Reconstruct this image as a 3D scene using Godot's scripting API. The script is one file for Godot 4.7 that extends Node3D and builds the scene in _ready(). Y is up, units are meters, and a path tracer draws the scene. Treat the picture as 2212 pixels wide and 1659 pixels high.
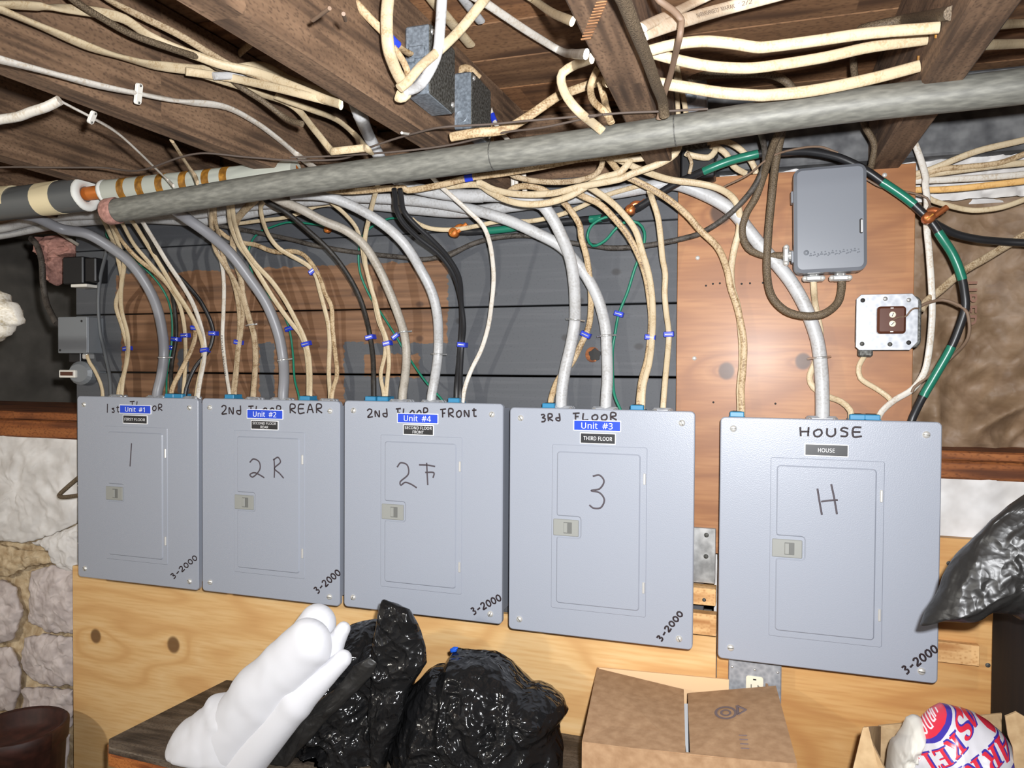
extends Node3D
# ---------------------------------------------------------------- the camera and pixel helpers
# world: x right along the panel wall, y up, z out of the wall; the plank wall's face is z = 0
const CAM := Vector3(0.6808, 1.55, 1.586)
const TURN := Vector3(-0.0204, 0.3072, 0.0063)
const FPX := 1600.0
const JB := 1.935        # underside of the joists
const SUB := 2.125       # underside of the floor boards above
const COVER := 0.10      # face of the panel covers
const BENCH := 0.754
# zoomed views of the photograph that the outlines were read from: x, y of the corner and scale
const VIEWS := {"A": [0, 0, 2.989], "B": [640, 0, 3.352], "C": [1200, 0, 3.95], "D": [1650, 0, 3.936], "E": [0, 380, 3.191], "F": [400, 380, 3.19], "G": [900, 380, 3.072], "H": [1400, 300, 2.592], "I": [1690, 340, 5.925], "J": [1820, 610, 5.72], "K": [1980, 380, 5.185], "L": [1960, 680, 4.147], "M": [0, 460, 3.769], "N": [1260, 230, 4.809], "O": [880, 330, 4.809], "R": [400, 400, 6.9125], "S": [180, 440, 7.9], "T": [840, 0, 5.029], "U": [1380, 0, 6.379], "W": [0, 860, 2.0775], "Z": [0, 0, 1.0], "a": [120, 840, 3.456], "b": [720, 840, 3.19], "c": [1080, 860, 2.9625], "d": [1500, 860, 2.5927], "g": [1840, 1510, 5.946]}
var cam_basis := Basis.from_euler(TURN)
var M := {}
var cables := {}
var rest_y := -1.0       # soft bodies lie flat on this height
var rng := RandomNumberGenerator.new()

func px(view: String, x: float, y: float) -> Vector2:
	var v: Array = VIEWS[view]
	return Vector2(v[0] + x / v[2], v[1] + y / v[2])
func ray(p: Vector2) -> Vector3:
	return cam_basis * Vector3((p.x - 1106.0) / FPX, -(p.y - 829.5) / FPX, -1.0)
func on_z(p: Vector2, z: float) -> Vector3:
	var d := ray(p)
	return CAM + d * ((z - CAM.z) / d.z)
func on_y(p: Vector2, y: float) -> Vector3:
	var d := ray(p)
	return CAM + d * ((y - CAM.y) / d.y)
func on_x(p: Vector2, x: float) -> Vector3:
	var d := ray(p)
	return CAM + d * ((x - CAM.x) / d.x)
func at(x: float, y: float, z: float) -> Vector3:
	return on_z(Vector2(x, y), z)
func to_px(q: Vector3) -> Vector2:
	var c := cam_basis.inverse() * (q - CAM)
	return Vector2(1106.0 + FPX * c.x / -c.z, 829.5 - FPX * c.y / -c.z)

# ---------------------------------------------------------------- nodes
var used := {}
func numbered(called: String) -> String:
	var n: int = used.get(called, 0)
	used[called] = n + 1
	return called if n == 0 else "%s_%03d" % [called, n]
func tag(o: Node3D, label: String, category: String, group := "") -> Node3D:
	o.set_meta("label", label)
	o.set_meta("category", category)
	if group != "":
		o.set_meta("group", group)
	return o
func thing(called: String, label: String, category: String, where := Vector3.ZERO, group := "") -> Node3D:
	var o := Node3D.new()
	o.name = numbered(called)
	add_child(o)
	o.position = where
	return tag(o, label, category, group)
func setting(called: String) -> Node3D:
	var o := Node3D.new()
	o.name = called
	add_child(o)
	o.set_meta("kind", "structure")
	return o
func new_st() -> SurfaceTool:
	var st := SurfaceTool.new()
	st.begin(Mesh.PRIMITIVE_TRIANGLES)
	return st
func part(parent: Node3D, called: String, st: SurfaceTool, m: Material) -> MeshInstance3D:
	st.generate_normals()
	var o := MeshInstance3D.new()
	o.mesh = st.commit()
	o.mesh.surface_set_material(0, m)
	o.name = numbered(called) if parent == self else called
	o.cast_shadow = GeometryInstance3D.SHADOW_CASTING_SETTING_ON
	parent.add_child(o, true)
	return o
func solo(called: String, st: SurfaceTool, m: Material, label: String, category: String, group := "") -> MeshInstance3D:
	var o := part(self, called, st, m)
	tag(o, label, category, group)
	return o

# ---------------------------------------------------------------- shapes (points run anticlockwise seen from outside)
func vert(st: SurfaceTool, p: Vector3, uv := Vector2.ZERO) -> void:
	st.set_uv(uv)
	st.add_vertex(p)
func tri(st: SurfaceTool, a: Vector3, b: Vector3, c: Vector3, ua := Vector2.ZERO, ub := Vector2.ZERO, uc := Vector2.ZERO) -> void:
	vert(st, a, ua)
	vert(st, c, uc)
	vert(st, b, ub)
func quad(st: SurfaceTool, a: Vector3, b: Vector3, c: Vector3, d: Vector3, ua := Vector2.ZERO, ub := Vector2.RIGHT, uc := Vector2.ONE, ud := Vector2.DOWN) -> void:
	tri(st, a, b, c, ua, ub, uc)
	tri(st, a, c, d, ua, uc, ud)
func flat(st: SurfaceTool) -> void:
	st.set_smooth_group(-1)
func smooth(st: SurfaceTool) -> void:
	st.set_smooth_group(0)
# a box between two corners with chamfered edges; the texture's u runs along the grain axis (0 x, 1 y, 2 z)
func box(st: SurfaceTool, lo: Vector3, hi: Vector3, bev := 0.0, grain := 0, xf := Transform3D.IDENTITY) -> void:
	flat(st)
	var off := Vector2(rng.randf(), rng.randf()) * 3.0
	var c := (lo + hi) / 2.0
	var h := (hi - lo) / 2.0
	bev = minf(bev, minf(h.x, minf(h.y, h.z)) * 0.9)
	var face := func(n: int, s: float) -> Array:
		var i := (n + 1) % 3
		var j := (n + 2) % 3
		var r := []
		for k in [[-1, -1], [1, -1], [1, 1], [-1, 1]]:
			var q := Vector3.ZERO
			q[n] = s * h[n]
			q[i] = k[0] * (h[i] - bev)
			q[j] = k[1] * (h[j] - bev)
			r.append(q)
		return r
	var uvof := func(q: Vector3, n: int) -> Vector2:
		var u := grain
		if n == grain:
			u = (grain + 1) % 3
		var w := 3 - u - n
		return Vector2(q[u] + c[u], q[w] + c[w]) + off
	for n in 3:
		for s in [-1.0, 1.0]:
			var r: Array = face.call(n, s)
			if s < 0:
				r.reverse()
			quad(st, xf * (c + r[0]), xf * (c + r[1]), xf * (c + r[2]), xf * (c + r[3]), uvof.call(r[0], n), uvof.call(r[1], n), uvof.call(r[2], n), uvof.call(r[3], n))
	if bev <= 0.0:
		return
	for n in 3:                      # edges along axis n
		var i := (n + 1) % 3
		var j := (n + 2) % 3
		for a in [-1.0, 1.0]:
			for b in [-1.0, 1.0]:
				var q := []
				for k in [[-1.0, 0], [1.0, 0], [1.0, 1], [-1.0, 1]]:
					var p := Vector3.ZERO
					p[n] = k[0] * (h[n] - bev)
					p[i] = a * (h[i] - (bev if k[1] == 1 else 0.0))
					p[j] = b * (h[j] - (bev if k[1] == 0 else 0.0))
					q.append(p)
				if a * b > 0:
					q.reverse()
				quad(st, xf * (c + q[0]), xf * (c + q[1]), xf * (c + q[2]), xf * (c + q[3]), uvof.call(q[0], i), uvof.call(q[1], i), uvof.call(q[2], i), uvof.call(q[3], i))
	for a in [-1.0, 1.0]:
		for b in [-1.0, 1.0]:
			for d in [-1.0, 1.0]:
				var p := [Vector3(a * h.x, b * (h.y - bev), d * (h.z - bev)), Vector3(a * (h.x - bev), b * h.y, d * (h.z - bev)), Vector3(a * (h.x - bev), b * (h.y - bev), d * h.z)]
				if a * b * d < 0:
					p.reverse()
				tri(st, xf * (c + p[0]), xf * (c + p[1]), xf * (c + p[2]), off, off, off)
func rrect(x0: float, y0: float, x1: float, y1: float, r: float, n := 5) -> PackedVector2Array:
	var o := PackedVector2Array()
	for k in 4:
		var c := Vector2(x1 - r if k in [0, 3] else x0 + r, y1 - r if k < 2 else y0 + r)
		for i in n + 1:
			var a := PI / 2 * (k + float(i) / n)
			o.append(c + Vector2(cos(a), sin(a)) * r)
	return o
# an outline (anticlockwise, in x and y) as a plate from z0 to z1 with a bevelled front edge
func slab(st: SurfaceTool, poly: PackedVector2Array, z0: float, z1: float, bev := 0.0, xf := Transform3D.IDENTITY, uvs := 1.0) -> void:
	flat(st)
	if not Geometry2D.is_polygon_clockwise(poly) == false:
		poly.reverse()
	var n := poly.size()
	var inner := PackedVector2Array()
	for i in n:
		var a := poly[i] - poly[(i + n - 1) % n]
		var b := poly[(i + 1) % n] - poly[i]
		var na := Vector2(-a.y, a.x).normalized()
		var nb := Vector2(-b.y, b.x).normalized()
		var m := na + nb
		inner.append(poly[i] + m / maxf(0.35, 1.0 + na.dot(nb)) * bev)
	var v3 := func(p: Vector2, z: float) -> Vector3:
		return xf * Vector3(p.x, p.y, z)
	var run := 0.0
	for i in n:
		var j := (i + 1) % n
		var l := poly[i].distance_to(poly[j])
		quad(st, v3.call(poly[i], z0), v3.call(poly[j], z0), v3.call(poly[j], z1 - bev), v3.call(poly[i], z1 - bev), Vector2(run, z0) * uvs, Vector2(run + l, z0) * uvs, Vector2(run + l, z1) * uvs, Vector2(run, z1) * uvs)
		if bev > 0.0:
			quad(st, v3.call(poly[i], z1 - bev), v3.call(poly[j], z1 - bev), v3.call(inner[j], z1), v3.call(inner[i], z1), poly[i] * uvs, poly[j] * uvs, inner[j] * uvs, inner[i] * uvs)
		run += l
	var t := Geometry2D.triangulate_polygon(inner)
	var orient := 1.0
	for i in range(0, t.size(), 3):
		var a := inner[t[i]]
		var b := inner[t[i + 1]]
		var c := inner[t[i + 2]]
		if (b - a).cross(c - a) < 0:
			var s := b
			b = c
			c = s
		tri(st, v3.call(a, z1), v3.call(b, z1), v3.call(c, z1), a * uvs, b * uvs, c * uvs)
		tri(st, v3.call(a, z0), v3.call(c, z0), v3.call(b, z0), a * uvs, c * uvs, b * uvs)
# a profile of (radius, height) turned about an axis
func lathe(st: SurfaceTool, prof: Array, xf: Transform3D, sides := 20, wob := 0.0) -> void:
	smooth(st)
	for i in prof.size() - 1:
		for k in sides:
			var q := []
			for e in [[i, k], [i, k + 1], [i + 1, k + 1], [i + 1, k]]:
				var a := TAU * float(e[1]) / sides
				var r: float = prof[e[0]].x * (1.0 + wob * sin(a * 3.0 + prof[e[0]].y * 20.0))
				q.append(xf * Vector3(cos(a) * r, prof[e[0]].y, -sin(a) * r))
			var u0 := float(k) / sides
			var u1 := float(k + 1) / sides
			var v0: float = prof[i].y
			var v1: float = prof[i + 1].y
			quad(st, q[0], q[1], q[2], q[3], Vector2(u0, v0), Vector2(u1, v0), Vector2(u1, v1), Vector2(u0, v1))
func spline(p: Array, step := 0.008) -> Array:
	var n := p.size()
	if n < 3:
		var two := []
		var k2 := maxi(1, int(p[0].distance_to(p[1]) / step))
		for i in k2 + 1:
			two.append(p[0].lerp(p[1], float(i) / k2))
		return two
	var m := []
	for i in n:
		if i == 0:
			m.append((p[1] - p[0]) / maxf(p[1].distance_to(p[0]), 1e-5))
		elif i == n - 1:
			m.append((p[n - 1] - p[n - 2]) / maxf(p[n - 1].distance_to(p[n - 2]), 1e-5))
		else:
			m.append((p[i + 1] - p[i - 1]) / maxf(p[i + 1].distance_to(p[i]) + p[i].distance_to(p[i - 1]), 1e-5))
	var o := []
	for i in n - 1:
		var l: float = p[i].distance_to(p[i + 1])
		var k := maxi(2, int(l / step))
		for j in k:
			var t := float(j) / k
			var t2 := t * t
			var t3 := t2 * t
			o.append(p[i] * (2 * t3 - 3 * t2 + 1) + m[i] * l * (t3 - 2 * t2 + t) + p[i + 1] * (-2 * t3 + 3 * t2) + m[i + 1] * l * (t3 - t2))
	o.append(p[n - 1])
	return o
# a round or flat-oval cable through the points; hint is the way its flat side faces
func tube(st: SurfaceTool, p: Array, w: float, t: float, hint := Vector3(0, -0.35, 1), sides := 10, squeeze := 0.75, caps := true, taper := false) -> void:
	smooth(st)
	var n := p.size()
	var rings := []
	var dist := 0.0
	var runs := []
	var last := Vector3.ZERO
	for i in n:
		var tg: Vector3 = (p[mini(i + 1, n - 1)] - p[maxi(i - 1, 0)]).normalized()
		var bn := tg.cross(hint)
		if bn.length() < 0.05 and last != Vector3.ZERO:
			bn = last - tg * last.dot(tg)
		bn = bn.normalized()
		if last != Vector3.ZERO:
			if bn.dot(last) < 0:
				bn = -bn
			bn = (bn * 0.35 + (last - tg * last.dot(tg)) * 0.65).normalized()
		last = bn
		var nm := bn.cross(tg).normalized()
		if i > 0:
			dist += p[i].distance_to(p[i - 1])
		runs.append(dist)
		var ring := []
		var f := 1.0
		if taper:
			f = clampf(minf(i, n - 1 - i) * 0.4 + 0.35, 0.0, 1.0)
		for k in sides:
			var a := TAU * k / sides
			var ca := cos(a)
			var sa := sin(a)
			var sq := pow(absf(ca), squeeze) * signf(ca)
			ring.append(p[i] + (bn * sq * w * 0.5 + nm * sa * t * 0.5) * f)
		rings.append(ring)
	for i in n - 1:
		for k in sides:
			var k1 := (k + 1) % sides
			quad(st, rings[i][k], rings[i + 1][k], rings[i + 1][k1], rings[i][k1], Vector2(float(k) / sides, runs[i]), Vector2(float(k) / sides, runs[i + 1]), Vector2(float(k + 1) / sides, runs[i + 1]), Vector2(float(k + 1) / sides, runs[i]))
	if caps:
		flat(st)
		for k in range(1, sides - 1):
			tri(st, rings[0][0], rings[0][k], rings[0][k + 1])
			tri(st, rings[n - 1][0], rings[n - 1][k + 1], rings[n - 1][k])
func rod(st: SurfaceTool, a: Vector3, b: Vector3, r: float, sides := 10) -> void:
	tube(st, [a, a.lerp(b, 0.5), b], r * 2, r * 2, Vector3(0.31, 0.83, 0.46), sides, 1.0)
# a soft closed body: an outline in x and y swollen to the front and to the back, with folds from a noise
func pillow(st: SurfaceTool, outline: Array, centre: Vector3, front: float, back: float, folds: Callable, around := 150, rows := 34, uvf = null) -> void:
	smooth(st)
	var n := outline.size()
	var total := 0.0
	for i in n:
		total += outline[i].distance_to(outline[(i + 1) % n])
	var edge := []
	var i := 0
	var gone := 0.0
	for k in around:
		var want := total * k / around
		while gone + outline[i].distance_to(outline[(i + 1) % n]) < want:
			gone += outline[i].distance_to(outline[(i + 1) % n])
			i += 1
		edge.append(outline[i].lerp(outline[(i + 1) % n], (want - gone) / outline[i].distance_to(outline[(i + 1) % n])))
	var grid := []
	for r in rows * 2 + 1:
		var a := PI * r / (rows * 2)
		var s := sin(a)
		var z := cos(a) * (front if r < rows else back)
		var row := []
		for k in around:
			var e: Vector3 = edge[k]
			var q := Vector3(lerpf(centre.x, e.x, s), lerpf(centre.y, e.y, s), lerpf(centre.z, e.z, s) + z)
			var moved: Vector3 = q + folds.call(q, s)
			moved.y = maxf(moved.y, rest_y)
			row.append(moved)
		grid.append(row)
	for r in rows * 2:
		for k in around:
			var k1 := (k + 1) % around
			var q := [grid[r][k], grid[r + 1][k], grid[r + 1][k1], grid[r][k1]]
			var u := []
			for w in q:
				u.append(uvf.call(w) if uvf != null else Vector2(w.x, w.y))
			quad(st, q[0], q[1], q[2], q[3], u[0], u[1], u[2], u[3])
# a surface over a field of rounded bones: [from, to, radius from, radius to]; flatter in z by flat_z
func bones(st: SurfaceTool, list: Array, cell: float, blend: float, flat_z: float, folds: Callable) -> void:
	smooth(st)
	var lo := Vector3.INF
	var hi := -Vector3.INF
	for b in list:
		var r: float = maxf(b[2], b[3]) + cell * 2
		for e in [b[0], b[1]]:
			lo = lo.min(e - Vector3(r, r, r))
			hi = hi.max(e + Vector3(r, r, r))
	var nx := int((hi.x - lo.x) / cell) + 2
	var ny := int((hi.y - lo.y) / cell) + 2
	var nz := int((hi.z - lo.z) * flat_z / cell) + 2
	var val := PackedFloat32Array()
	val.resize(nx * ny * nz)
	var zmid := (lo.z + hi.z) / 2.0
	var pos := func(i: int, j: int, k: int) -> Vector3:
		return Vector3(lo.x + i * cell, lo.y + j * cell, zmid + (k - nz / 2.0) * cell)
	for i in nx:
		for j in ny:
			for k in nz:
				var q: Vector3 = pos.call(i, j, k)
				var acc := 0.0
				for b in list:
					var a3: Vector3 = b[0]
					var ab: Vector3 = b[1] - a3
					var qq := q - a3
					var t := clampf((qq.x * ab.x + qq.y * ab.y) / maxf(ab.x * ab.x + ab.y * ab.y, 1e-6), 0.0, 1.0)
					var df := qq - ab * t
					df.z /= flat_z
					var d: float = df.length() - lerpf(b[2], b[3], t)
					acc += exp(-d / blend)
				val[(i * ny + j) * nz + k] = -blend * log(maxf(acc, 1e-30)) + folds.call(q)
				val[(i * ny + j) * nz + k] = maxf(val[(i * ny + j) * nz + k], rest_y - q.y)
	var vid := {}
	for i in nx - 1:
		for j in ny - 1:
			for k in nz - 1:
				var sum := Vector3.ZERO
				var cnt := 0
				var base := (i * ny + j) * nz + k
				var c8 := [val[base], val[base + ny * nz], val[base + nz], val[base + ny * nz + nz], val[base + 1], val[base + ny * nz + 1], val[base + nz + 1], val[base + ny * nz + nz + 1]]
				for e in [[0, 1], [2, 3], [4, 5], [6, 7], [0, 2], [1, 3], [4, 6], [5, 7], [0, 4], [1, 5], [2, 6], [3, 7]]:
					var a: float = c8[e[0]]
					var b2: float = c8[e[1]]
					if (a < 0) != (b2 < 0):
						var t := a / (a - b2)
						var p0 := Vector3(e[0] & 1, (e[0] >> 1) & 1, e[0] >> 2)
						var p1 := Vector3(e[1] & 1, (e[1] >> 1) & 1, e[1] >> 2)
						sum += p0.lerp(p1, t)
						cnt += 1
				if cnt:
					var p: Vector3 = pos.call(i, j, k)
					p += sum / cnt * cell
					vid[base] = p
	for i in range(1, nx - 1):
		for j in range(1, ny - 1):
			for k in range(1, nz - 1):
				var base := (i * ny + j) * nz + k
				for ax in 3:
					var stp: int = [ny * nz, nz, 1][ax]
					var u: int = [nz, 1, ny * nz][ax]
					var w: int = [1, ny * nz, nz][ax]
					var a := val[base]
					var b2 := val[base + stp]
					if (a < 0) == (b2 < 0):
						continue
					if not (vid.has(base) and vid.has(base - u) and vid.has(base - u - w) and vid.has(base - w)):
						continue
					var q := [vid[base], vid[base - u], vid[base - u - w], vid[base - w]]
					if a >= 0:
						q.reverse()
					quad(st, q[0], q[1], q[2], q[3])
# letters: the triangles of a text, scaled into a box [x0, y0, w, h]
func letters(text: String, serif := false, bold := false) -> PackedVector2Array:
	var t := TextMesh.new()
	var f := SystemFont.new()
	f.font_names = PackedStringArray(["Droid Serif" if serif else "Droid Sans"])
	if bold:
		f.font_weight = 700
	t.font = f
	t.text = text
	t.font_size = 48
	t.depth = 0.0
	t.curve_step = 2.0
	t.horizontal_alignment = HORIZONTAL_ALIGNMENT_LEFT
	var arr := t.get_mesh_arrays()
	var v: PackedVector3Array = arr[Mesh.ARRAY_VERTEX]
	var ix = arr[Mesh.ARRAY_INDEX]
	var o := PackedVector2Array()
	if ix != null and ix.size():
		for i in ix:
			o.append(Vector2(v[i].x, v[i].y))
	else:
		for q in v:
			o.append(Vector2(q.x, q.y))
	var r := Rect2(o[0], Vector2.ZERO)
	for q in o:
		r = r.expand(q)
	for i in o.size():
		o[i] = (o[i] - r.position) / r.size
	return o
func print_text(st: SurfaceTool, text: String, c: Vector3, w: float, h: float, serif := false, bold := false, along := Vector3.RIGHT, up := Vector3.UP) -> void:
	flat(st)
	var l := letters(text, serif, bold)
	var nrm := along.cross(up)
	for i in range(0, l.size() - 2, 3):
		var q := []
		for k in 3:
			q.append(c + along * (l[i + k].x - 0.5) * w + up * (l[i + k].y - 0.5) * h)
		if (q[1] - q[0]).cross(q[2] - q[0]).dot(nrm) < 0:
			q.reverse()
		tri(st, q[0], q[1], q[2])
# ---------------------------------------------------------------- textures and materials
func noise(s: int, freq: float, kind := FastNoiseLite.TYPE_SIMPLEX_SMOOTH, oct := 3) -> FastNoiseLite:
	var n := FastNoiseLite.new()
	n.seed = s
	n.frequency = freq
	n.noise_type = kind
	n.fractal_octaves = oct
	if oct <= 1:
		n.fractal_type = FastNoiseLite.FRACTAL_NONE
	return n
func tex(w: int, h: int, f: Callable) -> ImageTexture:
	var b := PackedByteArray()
	b.resize(w * h * 3)
	var i := 0
	for y in h:
		for x in w:
			var c: Color = f.call(x, y)
			b[i] = clampi(int(c.r * 255.0), 0, 255)
			b[i + 1] = clampi(int(c.g * 255.0), 0, 255)
			b[i + 2] = clampi(int(c.b * 255.0), 0, 255)
			i += 3
	var im := Image.create_from_data(w, h, false, Image.FORMAT_RGB8, b)
	return ImageTexture.create_from_image(im)
func mat(key: String, col: Color, rough := 0.6, metal := 0.0, t: Texture2D = null, scale := 1.0, tri_planar := false) -> StandardMaterial3D:
	var m := StandardMaterial3D.new()
	m.resource_name = key
	m.albedo_color = col
	m.roughness = rough
	m.metallic = metal
	m.cull_mode = BaseMaterial3D.CULL_DISABLED
	if t:
		m.albedo_texture = t
		m.uv1_scale = Vector3.ONE * scale
		if tri_planar:
			m.uv1_triplanar = true
			m.uv1_world_triplanar = true
	M[key] = m
	return m
func bump(m: StandardMaterial3D, t: Texture2D, cm: float) -> void:
	m.heightmap_enabled = true
	m.heightmap_texture = t
	m.heightmap_scale = cm
func rgb(r: float, g: float, b: float) -> Color:
	return Color(r / 255.0, g / 255.0, b / 255.0)
func mix(a: Color, b: Color, t: float) -> Color:
	return a.lerp(b, clampf(t, 0.0, 1.0))
func wood(s: int, dark: Color, mid: Color, light: Color, along := 2.2, across := 46.0, size := 512) -> ImageTexture:
	var a := noise(s, 1.0, FastNoiseLite.TYPE_SIMPLEX_SMOOTH, 4)
	var b := noise(s + 7, 1.0, FastNoiseLite.TYPE_SIMPLEX_SMOOTH, 2)
	var c := noise(s + 13, 1.0, FastNoiseLite.TYPE_SIMPLEX, 2)
	return tex(size, size, func(x: int, y: int) -> Color:
		var u := float(x) / size
		var v := float(y) / size
		var g := a.get_noise_2d(u * along, v * across)
		var h := b.get_noise_2d(u * 4.0, v * 7.0)
		var k := c.get_noise_2d(u * 60.0, v * 140.0)
		var col := mix(mid, light, g * 1.1 + h * 0.5)
		col = mix(col, dark, -g * 1.3 - h * 0.9)
		return mix(col, dark, maxf(0.0, k - 0.25) * 1.2))
# the face of a plywood sheet, with its own flow of grain and its knots (x, y, radius in metres)
func plywood(s: int, w: float, h: float, ppm: float, knots: Array, dark: Color, mid: Color, light: Color, swirl: float) -> ImageTexture:
	var a := noise(s, 1.0, FastNoiseLite.TYPE_SIMPLEX_SMOOTH, 2)
	var b := noise(s + 3, 1.0, FastNoiseLite.TYPE_SIMPLEX_SMOOTH, 3)
	var nx := int(w * ppm)
	var ny := int(h * ppm)
	return tex(nx, ny, func(x: int, y: int) -> Color:
		var u := x / ppm
		var v := y / ppm
		var bend := 0.0
		var spot := 0.0
		for k in knots:
			var dx: float = (u - k[0]) / k[2]
			var dy: float = (v - k[1]) / k[2]
			var d := sqrt(dx * dx * 0.25 + dy * dy)
			bend += exp(-d * 0.55) * 0.09
			spot = maxf(spot, 1.0 - smoothstep(0.75, 1.15, sqrt(dx * dx + dy * dy * 0.8)))
		var f := a.get_noise_2d(u * 1.25, v * 5.0) * swirl + bend * 9.0
		var ring := absf(fposmod(f * 3.2, 1.0) - 0.5) * 2.0
		var fine := b.get_noise_2d(u * 7.0, v * 120.0)
		var col := mix(mid, light, ring * 0.8 - 0.2 + fine * 0.5)
		col = mix(col, dark, smoothstep(0.6, 1.0, 1.0 - ring) * 0.3 + maxf(0.0, -fine) * 0.3)
		return mix(col, dark * 0.55, spot * 0.85))
func mottle(s: int, freq: float, c0: Color, c1: Color, size := 256, gain := 1.0, kind := FastNoiseLite.TYPE_SIMPLEX_SMOOTH, oct := 4) -> ImageTexture:
	var n := noise(s, freq, kind, oct)
	var im := n.get_seamless_image(size, size)
	return tex(size, size, func(x: int, y: int) -> Color:
		return mix(c0, c1, (im.get_pixel(x, y).r - 0.5) * gain + 0.5))
func specks(s: int, base: Color, dirt: Color, amount: float, size := 256) -> ImageTexture:
	var fine := noise(s, 0.09, FastNoiseLite.TYPE_SIMPLEX, 3).get_seamless_image(size, size)
	var wide := noise(s + 5, 0.016, FastNoiseLite.TYPE_SIMPLEX_SMOOTH, 2).get_seamless_image(size, size)
	return tex(size, size, func(x: int, y: int) -> Color:
		var f := fine.get_pixel(x, y).r
		var w := wide.get_pixel(x, y).r
		return mix(base, dirt, smoothstep(0.58 - amount * 0.2, 0.85, f * 0.6 + w * 0.5) * (0.3 + amount)))

func materials() -> void:
	var ridges := noise(91, 0.03, FastNoiseLite.TYPE_SIMPLEX, 3)
	ridges.fractal_type = FastNoiseLite.FRACTAL_RIDGED
	var crease := ImageTexture.create_from_image(ridges.get_seamless_image(512, 512))
	var rf := noise(93, 0.02, FastNoiseLite.TYPE_SIMPLEX_SMOOTH, 2)
	rf.fractal_type = FastNoiseLite.FRACTAL_RIDGED
	rf.fractal_gain = 0.35
	var folds := ImageTexture.create_from_image(rf.get_seamless_image(512, 512))
	var grit := ImageTexture.create_from_image(noise(92, 0.06, FastNoiseLite.TYPE_SIMPLEX, 4).get_seamless_image(256, 256))
	var joist := wood(11, rgb(70, 52, 38), rgb(116, 90, 68), rgb(148, 118, 92))
	bump(mat("joist", rgb(255, 255, 255), 0.85, 0, joist, 1.3), joist, 0.15)
	var sub := wood(23, rgb(92, 66, 46), rgb(140, 106, 76), rgb(168, 132, 98), 1.6, 24.0)
	mat("subfloor", rgb(235, 228, 220), 0.85, 0, sub, 0.9)
	mat("subfloor_warm", rgb(250, 232, 212), 0.85, 0, sub, 1.0)
	mat("beam_grey", rgb(165, 166, 168), 0.9, 0, mottle(31, 0.03, rgb(120, 120, 122), rgb(190, 190, 188), 256, 1.6), 2.0)
	mat("sill", rgb(206, 184, 164), 0.75, 0, wood(37, rgb(110, 66, 34), rgb(176, 116, 66), rgb(208, 148, 92)), 1.0)  # tint darkened to carry the shade on the left sill
	bump(mat("whitewash", rgb(255, 255, 255), 0.95, 0, mottle(41, 0.012, rgb(206, 202, 198), rgb(240, 238, 236), 512, 1.5), 1.6, true), grit, 0.04)
	bump(mat("stone", rgb(255, 252, 250), 0.95, 0, mottle(43, 0.014, rgb(178, 168, 166), rgb(228, 220, 218), 512, 1.7), 2.0, true), grit, 0.06)
	bump(mat("mortar", rgb(255, 250, 240), 1.0, 0, mottle(47, 0.04, rgb(170, 148, 118), rgb(224, 210, 184), 256, 1.6), 3.0, true), grit, 0.15)
	mat("concrete", rgb(150, 146, 140), 0.95, 0, mottle(53, 0.03, rgb(190, 188, 184), rgb(235, 232, 228), 256, 1.4), 0.7, true)
	# the sheets
	mat("tan_ply", rgb(255, 255, 255), 0.55, 0, plywood(61, 1.76, 0.60, 520.0, [[0.095, 0.185, 0.018], [0.355, 0.178, 0.02]], rgb(198, 142, 86), rgb(226, 182, 122), rgb(236, 200, 146), 0.55))
	mat("right_ply", rgb(255, 255, 255), 0.55, 0, plywood(67, 0.64, 0.76, 520.0, [[0.47, 0.45, 0.045]], rgb(176, 114, 62), rgb(208, 156, 94), rgb(222, 176, 116), 0.6))
	var hp := mat("house_ply", rgb(255, 255, 255), 0.5, 0, plywood(71, 0.45, 0.74, 620.0, [[0.086, 0.075, 0.022], [0.10, 0.395, 0.016], [0.245, 0.375, 0.015]], rgb(122, 72, 34), rgb(154, 100, 54), rgb(172, 120, 72), 0.5))
	hp.clearcoat_enabled = true
	hp.clearcoat = 0.07
	hp.clearcoat_roughness = 0.24
	mat("block_wood", rgb(240, 196, 138), 0.6, 0, wood(79, rgb(190, 160, 130), rgb(245, 240, 235), rgb(255, 255, 255), 1.5, 24.0, 256), 1.5)
	# planks: grey paint over brown boards; the bare patches have the outlines that the painter left
	var bare := [[250, 592, 967, 668], [262, 668, 965, 741], [262, 735, 742, 815], [786, 765, 922, 815], [262, 808, 745, 900]]
	var bars := [[560, 740, 592, 900], [744, 738, 786, 900], [384, 755, 408, 900], [905, 740, 968, 830]]
	var tow := func(r: Array) -> Rect2:
		var p := at(r[0], r[1], 0.0)
		var q := at(r[2], r[3], 0.0)
		return Rect2(p.x, q.y, q.x - p.x, p.y - q.y)
	var bare_w := bare.map(tow)
	var bars_w := bars.map(tow)
	var wob := noise(83, 1.0, FastNoiseLite.TYPE_SIMPLEX_SMOOTH, 3)
	var grain := noise(84, 1.0, FastNoiseLite.TYPE_SIMPLEX_SMOOTH, 4)
	var knots := [Vector2(-0.22, 1.73), Vector2(-0.05, 1.70), Vector2(-0.05, 1.62), Vector2(0.13, 1.72), Vector2(0.33, 1.70), Vector2(0.46, 1.60), Vector2(0.49, 1.69), Vector2(0.30, 1.62), Vector2(-0.46, 1.73), Vector2(0.41, 1.76), Vector2(0.05, 1.66), Vector2(-0.15, 1.74)]
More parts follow.
